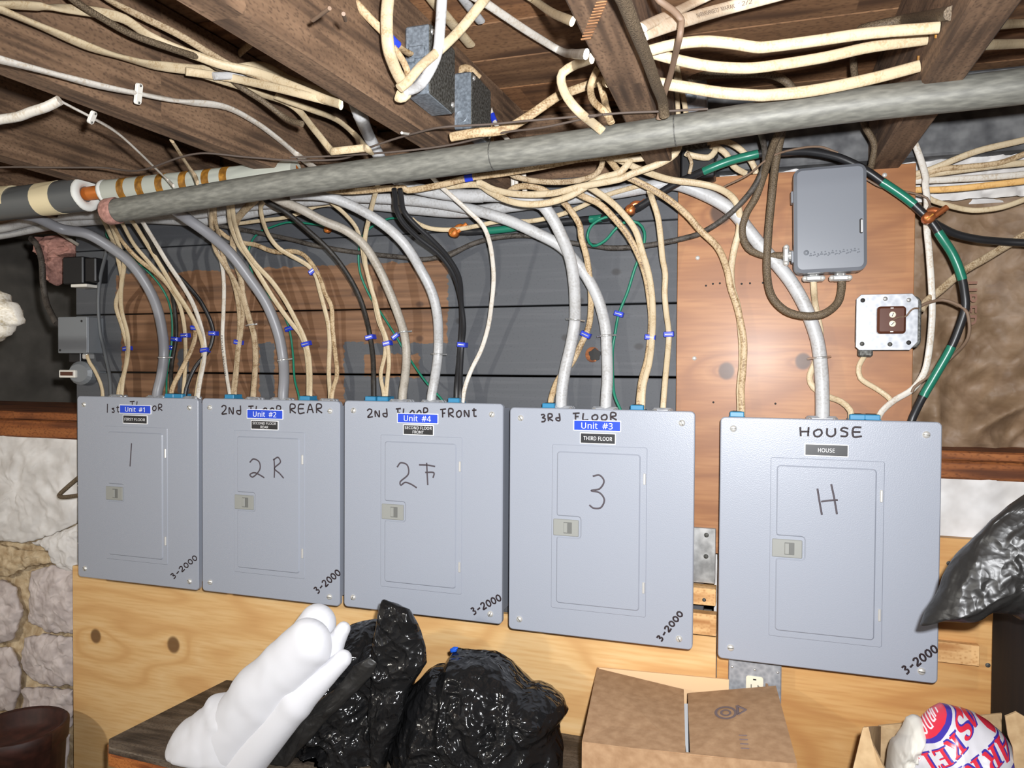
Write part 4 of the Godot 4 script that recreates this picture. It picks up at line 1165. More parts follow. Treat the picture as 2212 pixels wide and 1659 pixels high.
c1|white|13|7|cable|long white cable stapled along the side of a brown joist|A:-150,340,x-185 0,385,x-182 250,450,x-182 400,490 650,555,x-180 880,602,x-180 1150,652 1450,690,x-178 1650,790,x-176 1800,900 1920,1000,x-174 2040,1092,h-12 2090,1140,h-30
c2|cream|16|7|cable|wide cream cable sloping down the joist side to the second joist|A:-120,10,x-180 0,60,x-180 300,185 600,312,x-178 800,372 1000,420,x-176 1300,452 1500,446,x-140 1700,432 1850,508,x-60 2050,592 2190,668,x95 2200,673,x110
c3|cream|14|7|cable|cream cable along the top of the joist dropping toward the bundle|A:-120,22,x-176 0,26,x-176 250,42 600,76,x-172 800,122 950,222,x-160 1110,302 1300,372,x-120 1430,418,x-100 1650,465,x-60 1900,560,x10 2100,640,x70 2200,673,x110
c4|armour|10|9|cable|greenish black cable running behind the cream bundle on the joist|A:440,-30,x-150 480,5 650,112,x-150 850,222 1100,312,x-130 1350,402 1550,560,x-120 1700,655 1850,765,x-60 1950,800,x-20
c5|dirty|11|6|cable|dusty tan cable high between the first and second joists|A:640,-40,h120 700,0,h120 900,100 1150,222,h110 1350,342 1510,432,h90 1700,500,h70 1900,580,h50 2100,650,h30 2200,673,x110
c6|light_grey|12|7|cable|grey cable inside the cream bundle between the joists|A:1380,490,x-120 1500,488 1700,490,x-90 1900,560 2100,632,x40 2190,672,x90 2200,673,x110
c7|cream|13|6|cable|cream cable under the grey one, bundled toward the second joist|A:1200,460,x-150 1280,472 1500,505,x-110 1800,572 2000,622,x40 2195,672,x95 2200,673,x110
c8|cream|13|6|cable|cream cable bending sharply to a point above the long pipe|A:1240,460,x-150 1300,478 1500,542,x-130 1700,612 1900,690,x-110 2040,850 2140,972,h-6 B:270,1095,h-14 490,1072,h-14
c9|cream|12|6|cable|cream cable arching down behind the bend above the long pipe|A:1780,620,x-100 1860,652 B:100,790,x-75 300,872 420,970,x-60 510,1075,h-12 540,1110,h-12
c10|white|14|12|cable|pale grey cable entering at far left over the dark joist|A:-150,800,h-30 0,772,h-24 120,752 200,722 300,690,h-16 385,648,h-8
c11|white|7|4|cable|thin white wire stapled down the dark joist edge|A:395,655,h-6 480,700 580,752,h-8 750,852 900,985,h-10 1010,1092,h-14 1080,1160,h-20 1120,1200,h-40
c12|dirty|10|5|cable|short dirty cable slipping behind the orange-banded pipe wrap|A:1110,910,h10 1140,955 1200,1050,h-6 1255,1130,h-20 1275,1180,h-40
c13|twisted|3.5|3.5|twisted_wire|dark twisted wire pair running low across all the joists|A:-100,1100,h-8 0,1080 400,1082 650,1082,h-8 900,1100 1270,992,h-8 1600,1015 1900,1035 2212,1025,h-8 B:500,1080,h-8 700,1010 870,962 1050,922,h-8 1400,900 1700,872 2212,830,h-9 C:600,962 900,950,h-9 1300,930,h-9
c14|twisted|3.5|3.5|twisted_wire|dark wire dipping under the twisted pair by the second joist|B:-40,1140,h-10 260,1130,h-10 700,1100 1100,1052,h-10 1500,960 1800,920,h-10 C:250,1010,h-10 400,975,h-10
c15|cream|18|10|cable|thick cream cable hanging in front of junction boxes, hooked at bottom|B:680,-40,x215 665,0,x215 655,150 668,350,x212 718,500 765,590 800,640,x212 790,690 760,700,x206 735,690,x200
c16|light_grey|16|10|cable|light grey cable curving under the first junction box|B:1060,-40,x262 1055,0,x262 1042,200 1022,380,x250 962,520 905,605,x225 850,645 790,655,x215
c17|cream|14|8|cable|cream cable slanting from the ceiling down behind the grey one|B:1400,-50,h120 1360,0,h118 1200,200 1050,352,x255 900,482,x236 805,595,x222 745,640,x214
c18|tan|12|6|cable|tan cable pair entering the knockout of the first junction box|B:380,-30,x150 410,0,x160 530,130 640,240,x195 700,310,x205 770,360 825,392,x205
c19|tan|10|6|cable|tan cable looping behind the thick hooked cable|B:700,340,x205 760,420 800,500,x210 808,560 800,600,x212
c20|white|13|7|cable|cream cable crossing the boards between the second and third joists|B:1330,0,h170 1370,22,h170 1500,110,h170 1700,242,h170 1900,362,h168 2000,388 2100,392,x492
c21|cream|11|6|cable|cream cable at the top crossing toward the tooth-marked joist|B:1690,-20,h170 1720,0,h170 1850,90 2000,155,x492
c22|tan|15|8|cable|broad ridged tan cable rising from above the pipe to the third joist|B:1120,992,h-6 1300,962,h-6 1500,940,h0 1650,862,h20 1900,692,h60 C:100,790,h75 350,702,h90 450,700,x492
c23|cream|14|7|cable|cream cable folding back sharply off the tooth-marked joist|C:310,495,x492 250,520 150,562,h60 60,622 48,700,h40 100,830 200,952,h-6 345,1072,h-14 400,1120,h-20
c24|tan|11|6|cable|tan cable hanging in a curve beside the tooth-marked joist|C:365,580,h70 345,612 300,730,h50 322,860 430,962,h-6 480,1050,h-14
c25|tan|11|6|cable|tan cable behind the curved one beside the tooth-marked joist|C:380,700,h60 395,760 420,860,h30 442,945,h0 470,1040,h-14
c26|cream|14|8|cable|upper cream cable spanning from third to pale joist under the boards|C:800,432,x556 1000,382 1250,352 1500,370 1700,402 D:0,402 400,352 900,282 1490,235,x898
c27|cream|14|8|cable|middle cream cable spanning from third to pale joist|C:815,450,x556 1000,502 1300,562 1600,582 D:0,568 500,490 900,402 1385,335,x898
c28|cream|16|8|cable|lowest ridged cream cable spanning from third to pale joist|C:875,708,x556 1100,742 1400,790 1700,812 D:0,812 400,772 900,672 1322,562,x898
c29|printed|14|7|cable|clean cream cable, plain one of the two crossing at the top|C:740,232,x560 870,172 1000,115 1250,-10,h150 1500,-130,h150
c30|printed|18|7|cable|clean printed cream cable running to the top edge of the boards|C:752,285,x560 900,235 1100,172 1500,60,h140 1800,-20,h140 2100,-100,h140
c31|brown_wire|8|6|cable|brown wire kinked in front of the clean cream cables|C:860,-30,h60 885,5,h55 1000,85 1072,165,h40 1075,200 1060,310,h20 1020,480 980,640,h10 930,802,h0 890,975,h-8 880,1020,h-14
c32|armour|15|15|armoured_cable|greenish armoured cable lying along the third joist|C:560,-40,x562 585,10,x562 680,250,x562 780,500,x562 860,725,x562 910,850,x562 925,935,x562 930,990,x562
c33|white|9|5|cable|white cable, leftmost of the three dropping beside the third joist|C:955,480,150 962,520 980,750,150 985,940,150 985,1050,150
c34|cream|9|5|cable|cream cable, middle of the three dropping beside the third joist|C:1005,520,160 1012,560 1032,750,160 1045,940,160 1048,1050,160
c35|cream|10|5|cable|cream cable, rightmost of the three dropping beside the third joist|C:1035,570,155 1048,630 1082,800,155 1110,940,155 1118,1050,155
c36|armour|14|14|armoured_cable|dark armoured cable arching beneath the boards in front of the pale steel box|C:1130,700,220 1180,670 1300,640,215 1550,632 1800,632,210 1940,678 2030,765,190 2060,860,170
c37|armour|16|16|armoured_cable|dark armoured cable entering the side of the pale joist|D:820,260,h140 880,240,h138 1050,202 1200,170,h134 1400,140 1592,112,x899
c38|armour|12|12|armoured_cable|tan armoured cable dropping beside the pale joist behind the pipe|D:830,330,250 795,360 762,520,220 790,740,180 830,900 855,1060,110 940,1232,90 915,1400,70 905,1440,60
c39|cream|12|7|cable|upper cream cable beyond the pale joist|D:1960,205,x955 2030,205 2212,198,h120 2450,190,h120
c40|cream|13|7|cable|lower cream cable beyond the pale joist|D:1850,380,x955 1900,380 2212,370,h90 2450,358,h90
c41|white|9|5|cable|white cable with a blue band slanting behind the second junction box|Z:1052,215,180 1058,232,185 1068,262,195 1082,285,205 1102,308,215 1120,332,215
c42|tan|8|5|cable|short tan cable dropping right behind the second junction box|Z:1054,222,175 1057,250,180 1061,285,190 1066,325,195
u1|tan|13|6|cable|tan cable with a blue tape band swinging below the long pipe|F:960,85,230 1000,100,225 1150,106,220 1500,82,220 O:0,392,215 350,332 640,262,210 1000,212 1400,142,210 1800,62 2212,22,200 N:520,470 705,432,190
u2|cream|13|6|cable|cream cable looping from beneath the pipe, upper of the sagging pair|O:720,312,190 760,314 900,382,185 1150,430 1500,422,185 1800,352 2212,272,190 N:500,702,190 800,590 955,490,190 1000,385,200 1004,330,200
u3|cream|13|6|cable|cream cable twisting below the pipe, lower of the sagging pair|O:380,352,180 740,334 850,402,180 1000,482 1200,532,180 1450,522 1700,442,185 N:180,745,185 370,690 470,590,190 490,540,195
u4|dirty|11|6|cable|dusty cable drooping beneath the pipe then turning up|O:1020,180,170 1110,242,165 1350,296,160 1700,298,160 1940,235 2018,140,170 2028,50,180 2030,0,180
u5|cream|12|6|cable|short cream cable bridging behind the pipe strap|N:320,540,195 500,548 720,518,190 940,445,195 1005,370,200
u6|white|9|5|cable|white cable, left of three short drops behind the pipe|O:1080,90,120 1090,200,110 1098,370,100 1098,420,100
u7|white|9|5|cable|white cable, middle of three short drops behind the pipe|O:1118,90,125 1128,200,115 1132,360,105 1132,420,105
u8|white|11|6|cable|white cable, widest of three short drops behind the pipe|O:1190,80,120 1205,200,110 1218,340,100 1218,420,100
u9|cream|10|5|cable|thin pale cable drooping over the copper clamp along the grey boards|G:-30,285,70 0,312 100,350 250,356,55 400,332 550,302 750,300,50 900,272 1050,222,60 1250,132 1450,72,80 1500,60,80
u10|cream|9|5|cable|thin cream cable lying level under the pipe above the green wire|R:780,575,70 900,560 1200,520 1500,482,75 1700,420 1950,320,80 2200,280,80
u11|cream|12|6|cable|cream cable looping out of the black box below the pipe|N:1060,480,110 1110,505 1300,530,100 1365,470 1375,430,95
u12|cream|12|6|cable|cream cable arching right from the black box toward the orange sheet|N:1290,370,80 1350,372 1470,362,70 1600,422 1720,535,50 1785,650 1792,700,40
u13|cream|12|6|cable|cream cable falling behind the green-taped ground cable|N:1320,410,80 1400,430 1490,500,65 1560,620 1690,700,40
u14|dirty|7|5|cable|short dirty wire hanging from the black box's rim|N:1080,480,120 1100,520 1125,590,110 1100,700,105
l1|dark|18|14|cable|brown sheathed cable hanging in the dark recess left of the panels|M:250,205,-20 300,260 340,400,-10 350,560 375,720,0 430,845,20 460,900,25
l2|mid_grey|10|6|cable|pale wire slanting over the pink insulation in the dark recess|M:440,130,20 520,185 640,262,0
"""
func resolve(spec: String) -> Array:
	var pts := []
	var view := "Z"
	for tok in spec.split(" ", false):
		var t: String = tok
		if t.length() > 1 and t[1] == ":":
			view = t[0]
			t = t.substr(2)
		var c := t.split(",")
		var p := px(view, float(c[0]), float(c[1]))
		var e := {"p": p, "q": null}
		if c.size() > 2:
			if c[2][0] == "h":
				e.q = on_y(p, JB + float(c[2].substr(1)) / 1000.0)
			elif c[2][0] == "x":
				e.q = on_x(p, float(c[2].substr(1)) / 1000.0)
			else:
				e.q = on_z(p, float(c[2]) / 1000.0)
		pts.append(e)
	for i in pts.size():
		if pts[i].q == null:
			var a := i
			while pts[a].q == null:
				a -= 1
			var b := i
			while pts[b].q == null:
				b += 1
			var la := 0.0
			var lb := 0.0
			for k in range(a, i):
				la += pts[k].p.distance_to(pts[k + 1].p)
			for k in range(i, b):
				lb += pts[k].p.distance_to(pts[k + 1].p)
			var da: float = (pts[a].q - CAM).length() / ray(pts[a].p).length()
			var db: float = (pts[b].q - CAM).length() / ray(pts[b].p).length()
			pts[i]["d"] = lerpf(da, db, la / maxf(la + lb, 0.001))
	var o := []
	for e in pts:
		o.append(e.q if e.q != null else CAM + ray(e.p) * e.d)
	return o
func build_cables() -> void:
	for line in RUNS.split("\n", false):
		var f := line.split("|")
		if f.size() < 7:
			continue
		var ends := resolve(f[6])
		for side in 2:                      # a cable that leaves the picture goes on beyond it
			var q: Vector3 = ends[0] if side == 0 else ends[-1]
			var p := to_px(q)
			var d: Vector3 = (q - (ends[1] if side == 0 else ends[-2])).normalized()
			var more := []
			if q.y > JB - 0.06 and (p.x < 0 or p.y < 0):
				for k in [0.12, 0.3, 0.6]:
					var e: Vector3 = q + d * k
					e.y = clampf(e.y, JB - 0.04, SUB - 0.012)
					more.append(e)
			elif p.x > 2212:
				more = [q + Vector3(0.3, 0.01, 0) , q + Vector3(1.2, 0.02, 0)]
			elif p.x < 0:
				more = [q + Vector3(-0.3, 0.0, 0), q + Vector3(-1.0, 0.01, 0)]
			for e in more:
				if side == 0:
					ends.push_front(e)
				else:
					ends.append(e)
		var way := spline(ends)
		var w := float(f[2]) / 1000.0
		var t := float(f[3]) / 1000.0
		var st := new_st()
		tube(st, way, w, t, Vector3(0, -0.35, 1), 12 if w > 0.017 else 10, 0.72 if w > t * 1.2 else 1.0)
		var cat := "cable"
		if f[4].contains("wire") or f[4] == "twine":
			cat = "wire" if f[4] != "twine" else "string"
		var o := solo(f[4], st, M[f[1]], f[5], cat)
		cables[f[0]] = {"way": way, "w": w, "t": t, "node": o, "label": f[5]}
# the point of a cable that shows nearest to a pixel, and its direction there
func along(id: String, p: Vector2) -> Array:
	var way: Array = cables[id].way
	var best := 0
	var bd := INF
	for i in way.size():
		var d := to_px(way[i]).distance_squared_to(p)
		if d < bd:
			bd = d
			best = i
	var tg: Vector3 = (way[mini(best + 1, way.size() - 1)] - way[maxi(best - 1, 0)]).normalized()
	return [way[best], tg, best]
func wrap_band(id: String, called: String, a: Vector2, b: Vector2, m: String, more := 0.0012) -> void:
	var i0: int = along(id, a)[2]
	var i1: int = along(id, b)[2]
	var way: Array = cables[id].way.slice(mini(i0, i1), maxi(i0, i1) + 1)
	if way.size() < 2:
		return
	var st := new_st()
	tube(st, way, cables[id].w + more, cables[id].t + more, Vector3(0, -0.35, 1), 12, 0.72 if cables[id].w > cables[id].t * 1.2 else 1.0)
	part(cables[id].node, called, st, M[m])
func cable_print(id: String, text: String, a: Vector2, b: Vector2, tall: float, m := "print_ink") -> void:
	var i0: int = along(id, a)[2]
	var i1: int = along(id, b)[2]
	var way: Array = cables[id].way.slice(mini(i0, i1), maxi(i0, i1) + 1)
	if i0 > i1:
		way.reverse()
	var run := [0.0]
	for i in range(1, way.size()):
		run.append(run[i - 1] + way[i].distance_to(way[i - 1]))
	var l := letters(text)
	var st := new_st()
	flat(st)
	var hint := Vector3(0, -0.35, 1).normalized()
	for i in range(0, l.size() - 2, 3):
		var q := []
		for k in 3:
			var s: float = l[i + k].x * run[-1]
			var n := 0
			while n < run.size() - 2 and run[n + 1] < s:
				n += 1
			var c: Vector3 = way[n].lerp(way[n + 1], clampf((s - run[n]) / maxf(run[n + 1] - run[n], 1e-6), 0, 1))
			var tg: Vector3 = (way[mini(n + 2, way.size() - 1)] - way[maxi(n - 1, 0)]).normalized()
			var bn := hint.cross(tg).normalized()
			var nm := tg.cross(bn).normalized()
			q.append(c + bn * (l[i + k].y - 0.5) * tall + nm * (cables[id].t * 0.5 + 0.0004))
		tri(st, q[0], q[1], q[2])
	part(cables[id].node, "print", st, M[m])
func staple(id: String, view: String, x: float, y: float, label: String) -> void:
	var r := along(id, px(view, x, y))
	var tg: Vector3 = r[1]
	var bn := tg.cross(Vector3(0, 0, 1)).normalized()
	var nm := bn.cross(tg).normalized()
	var xf := Transform3D(Basis(bn, tg, nm) if bn.cross(tg).dot(nm) > 0 else Basis(-bn, tg, nm), r[0])
	var w: float = maxf(cables[id].w, 0.011) / 2 + 0.0045
	var t: float = cables[id].t / 2
	var o := thing("cable_staple", label, "staple", Vector3.ZERO, "blue cable staples on the wall cables")
	o.transform = xf
	var st := new_st()
	box(st, Vector3(-w, -0.0055, t - 0.001), Vector3(w, 0.0055, t + 0.0035), 0.0012)
	box(st, Vector3(-w, -0.0055, -t - 0.006), Vector3(-w + 0.0035, 0.0055, t + 0.0005), 0.0008)
	box(st, Vector3(w - 0.0035, -0.0055, -t - 0.006), Vector3(w, 0.0055, t + 0.0005), 0.0008)
	part(o, "saddle", st, M.staple_blue)
	st = new_st()
	box(st, Vector3(-w * 0.75, -0.0011, t + 0.003), Vector3(w * 0.75, 0.0011, t + 0.0046), 0.0005)
	part(o, "crown", st, M.chrome)
func strap(id: String, view: String, x: float, y: float, label: String) -> void:
	var r := along(id, px(view, x, y))
	var tg: Vector3 = r[1]
	var bn := tg.cross(Vector3(0, 0, 1)).normalized()
	var nm := Vector3(0, 0, 1)
	var st := new_st()
	var w: float = cables[id].w / 2 + 0.0015
	var t: float = cables[id].t / 2 + 0.0012
	var p := []
	p.append(r[0] - bn * (w + 0.006) - nm * t * 0.6)
	for i in 11:
		var a := PI * i / 10
		p.append(r[0] - bn * cos(a) * w + nm * sin(a) * t)
	p.append(r[0] + bn * (w + 0.008) - nm * t * 0.6)
	tube(st, p, 0.0042, 0.0016, tg.cross(bn), 6, 0.8)
	solo("cable_strap", st, M.chrome, label, "strap", "bare wire straps on the wall cables")
func build_fastenings() -> void:
	for s in [["p1c", "E", 868, 1200, "blue staple over the twisted cream pair above First Floor panel"], ["p1k", "E", 1212, 1120, "blue staple over the grimy black cable above First Floor panel"], ["p1f", "E", 1175, 1185, "blue staple over the green wire above First Floor panel"], ["p1h", "E", 1276, 1100, "blue staple over the straight cream cable above First Floor panel"], ["p1g", "E", 1334, 1053, "blue staple over the bowed cream cable above First Floor panel"], ["p1j", "E", 1394, 1203, "blue staple over the broad cream pair above First Floor panel"], ["p1l", "E", 1464, 1078, "blue staple over the black cable above First Floor panel"], ["p2c", "F", 366, 1148, "blue staple over the grimy cable pair above Second Rear panel"], ["p2g", "F", 826, 1150, "blue staple over the sweeping cream pair above Second Rear panel"], ["p2j", "F", 730, 1050, "blue staple over the green wire above Second Rear panel"], ["p2h", "F", 888, 660, "blue staple where two cream cables meet on the dark boards"], ["p2k", "F", 1280, 1102, "blue staple over the speckled black cable above Second Front panel"], ["p3d", "F", 1383, 1148, "blue staple over the looped cream pair above Second Front panel"], ["p3e", "F", 1447, 1100, "blue staple over the slanting green wire above Second Front panel"], ["p3g", "G", 300, 1110, "blue staple over the black cable pair above Second Front panel"], ["p4a", "G", 1130, 1058, "blue staple over the ridged tan cable above Third Floor panel"], ["p4e", "G", 1340, 915, "blue staple over the coiled green wire beside Third Floor panel"], ["p4b", "G", 1552, 1065, "blue staple over the sweeping cream pair above Third Floor panel"], ["p4d", "G", 1670, 1055, "blue staple over the lone cream cable above Third Floor panel"]]:
		staple(s[0], s[1], s[2], s[3], s[4])
	for s in [["p1e", "E", 1120, 1248, "bare wire strap over the grey service cable to First Floor panel"], ["p2a", "F", 670, 1268, "bare wire strap over the grey service cable to Second Rear panel"], ["p2e", "F", 450, 1033, "bare wire strap over the wide dirty cable above Second Rear panel"], ["p3a", "F", 1510, 1085, "bare wire strap over the dull service cable to Second Front panel"], ["p3b", "F", 1738, 1240, "bare wire strap over the light service cable to Second Front panel"], ["s1", "G", 1040, 952, "bare metal strap over the left service cable to Third Floor panel"], ["s2", "G", 1245, 1066, "bare metal strap over the right service cable to Third Floor panel"], ["s3", "H", 950, 1220, "bare metal strap over the service cable on the orange sheet"]]:
		strap(s[0], s[1], s[2], s[3], s[4])
	# white plastic staples on the joists
	for s in [["c1", Vector2(296, 200), "white plastic staple holding the long white cable to its joist", 0.012], ["c11", Vector2(195, 255), "small white staple on the dark joist's thin wire", 0.007]]:
		var r := along(s[0], s[1])
		var tg: Vector3 = r[1]
		var bn := tg.cross(Vector3(1, -0.4, 0.3)).normalized()
		var o := thing("cable_staple", s[2], "staple", Vector3.ZERO, "white staples on the joists")
		o.transform = Transform3D(Basis(bn, tg, bn.cross(tg)), r[0])
		var st := new_st()
		var h: float = s[3]
		slab(st, rrect(-h - 0.003, -0.006, h + 0.003, 0.006, 0.004), 0.002, 0.0062, 0.001)
		part(o, "saddle", st, M.off_white)
		for k in [-1.0, 1.0]:
			st = new_st()
			lathe(st, [Vector2(0, 0.0018), Vector2(0.0016, 0.0012), Vector2(0.002, 0)], Transform3D(Basis(Vector3.RIGHT, PI / 2), Vector3(k * h, 0, 0.006)), 8)
			part(o, "nail", st, M.dull_steel)
	# tape bands and printing on the cables
	for b in [["G", 455, 366, 690, 337], ["G", 1155, 286, 1235, 280], ["H", 310, 182, 600, 88], ["H", 1310, 240, 1490, 366], ["H", 1632, 535, 1755, 790], ["H", 1702, 1158, 1540, 1442]]:
		wrap_band("gnd", "green_tape", px(b[0], b[1], b[2]), px(b[0], b[3], b[4]), "green_tape")
	wrap_band("u1", "blue_tape", px("O", 615, 266), px("O", 685, 256), "staple_blue")
	wrap_band("s1", "grey_tape", px("O", 480, 440), px("O", 800, 440), "light_grey", 0.003)
	wrap_band("c18", "blue_band", px("B", 690, 290), px("B", 722, 325), "staple_blue", 0.004)
	wrap_band("c41", "blue_band", Vector2(1061, 250), Vector2(1070, 264), "staple_blue", 0.003)
	cable_print("c30", "NARRAGANSETT  MARAX  12/2", px("C", 1190, 140), px("C", 1700, 5), 0.0055)
	cable_print("p2b", "FOUNT  NESSON", px("F", 265, 1090), px("F", 292, 1370), 0.005, "ink")
	cable_print("h2", "NARRAGANSETT  MARAX  12/2", px("N", 480, 745), px("N", 1050, 1100), 0.004)
	cable_print("p4b", "NARRAGANSETT  MARAX  12/2", px("G", 1330, 300), px("G", 1540, 800), 0.0035)
# ---------------------------------------------------------------- pipes, boxes and fittings
func plate4(st: SurfaceTool, a: Vector3, b: Vector3, c: Vector3, d: Vector3, thick: float) -> void:
	flat(st)
	var n := (b - a).cross(d - a).normalized() * thick
	var t := [a, b, c, d]
	var u := [a - n, b - n, c - n, d - n]
	quad(st, t[0], t[1], t[2], t[3])
	quad(st, u[3], u[2], u[1], u[0])
	for i in 4:
		var j := (i + 1) % 4
		quad(st, u[i], u[j], t[j], t[i])
func facing(p: Vector3, n: Vector3) -> Transform3D:      # local y along n
	var y := n.normalized()
	var x := y.cross(Vector3(0.3, 0.2, 0.93)).normalized()
	return Transform3D(Basis(x, y, x.cross(y)), p)
func build_pipes() -> void:
	var o := thing("conduit", "long grey galvanised pipe sloping under the joists across the wall", "pipe", Vector3.ZERO)
	var way := [at(238, 457, 0.40), at(640, 394, 0.41), at(1300, 306, 0.43), at(1760, 238, 0.44), at(2212, 186, 0.45), at(2700, 118, 0.45)]
	var st := new_st()
	tube(st, spline(way, 0.03), 0.0465, 0.0465, Vector3(0, 0, 1), 28, 1.0)
	part(o, "pipe", st, M.conduit)
	st = new_st()
	var dirn: Vector3 = (way[1] - way[0]).normalized()
	var e := facing(way[0] + dirn * 0.001, -dirn)
	lathe(st, [Vector2(0.024, -0.02), Vector2(0.0265, -0.016), Vector2(0.0265, 0.004), Vector2(0.022, 0.01), Vector2(0.017, 0.01), Vector2(0.016, -0.004), Vector2(0.0, -0.004)], e, 20)
	part(o, "end_bushing", st, M.pink_batt)
	for q in [Vector2(1465, 293), Vector2(1062, 345)]:
		st = new_st()
		var c := at(q.x, q.y, 0.43)
		var best: Vector3 = way[0]
		for w in spline(way, 0.01):
			if to_px(w).distance_to(q) < to_px(best).distance_to(q):
				best = w
		lathe(st, [Vector2(0.0232, -0.0012), Vector2(0.0236, -0.0006), Vector2(0.0236, 0.0006), Vector2(0.0232, 0.0012)], facing(best, dirn), 28)
		part(o, "joint", st, M.dull_steel)
	# the wrapped copper pipe
	o = thing("wrapped_pipe", "copper pipe in foam wrap with cream and orange tape bands, bare gap between", "pipe", Vector3.ZERO)
	var p0 := at(-160, 463, 0.37)
	var p1 := at(208, 416, 0.37)
	var p2 := at(240, 413, 0.365)
	var p3 := at(640, 372, 0.33)
	st = new_st()
	tube(st, spline([p0, p1, p2, p3], 0.02), 0.028, 0.028, Vector3(0, 0, 1), 18, 1.0)
	part(o, "copper_pipe", st, M.copper_pipe)
	var seg := func(a: Vector3, b: Vector3, r: float, called: String, m: String) -> void:
		var s := new_st()
		tube(s, spline([a, a.lerp(b, 0.5), b], 0.02), r * 2, r * 2, Vector3(0, 0, 1), 24, 1.0)
		part(o, called, s, M[m])
	var d1 := (p1 - p0).normalized()
	var left_end := at(186, 419, 0.37)
	seg.call(p0, left_end, 0.034, "foam_wrap", "foam_grey")
	st = new_st()
	lathe(st, [Vector2(0.034, -0.004), Vector2(0.0355, 0.0), Vector2(0.034, 0.006), Vector2(0.024, 0.008), Vector2(0.018, 0.003), Vector2(0.0145, -0.002)], facing(left_end, d1), 24, 0.03)
	part(o, "foam_end", st, M.foam_white)
	for q in [[2, 438, 34, 436], [92, 431, 133, 426]]:
		seg.call(at(q[0], q[1], 0.37), at(q[2], q[3], 0.37), 0.0348, "cream_tape", "tape_cream")
	var rs := at(230, 414, 0.366)
	seg.call(rs, p3, 0.0235, "foam_wrap", "foam_pale")
	st = new_st()
	lathe(st, [Vector2(0.0235, -0.004), Vector2(0.0255, 0.0), Vector2(0.0245, 0.005), Vector2(0.016, 0.006), Vector2(0.0145, 0.0)], facing(rs, -(p3 - p2).normalized()), 24, 0.03)
	part(o, "foam_end", st, M.foam_white)
	for q in [276, 318, 362, 413, 462, 500]:
		var f: float = (q - 240.0) / 400.0
		seg.call(p2.lerp(p3, f - 0.016), p2.lerp(p3, f + 0.022), 0.0241, "orange_tape", "tape_orange")
func knockout(o: Node3D, c: Vector3, r: float, xf: Transform3D) -> void:
	var st := new_st()
	lathe(st, [Vector2(0, 0.0006), Vector2(r * 0.9, 0.0006), Vector2(r, 0.0012), Vector2(r * 1.06, 0.0)], xf * Transform3D(Basis(Vector3.RIGHT, PI / 2), c), 18)
	part(o, "knockout", st, M.box_steel)
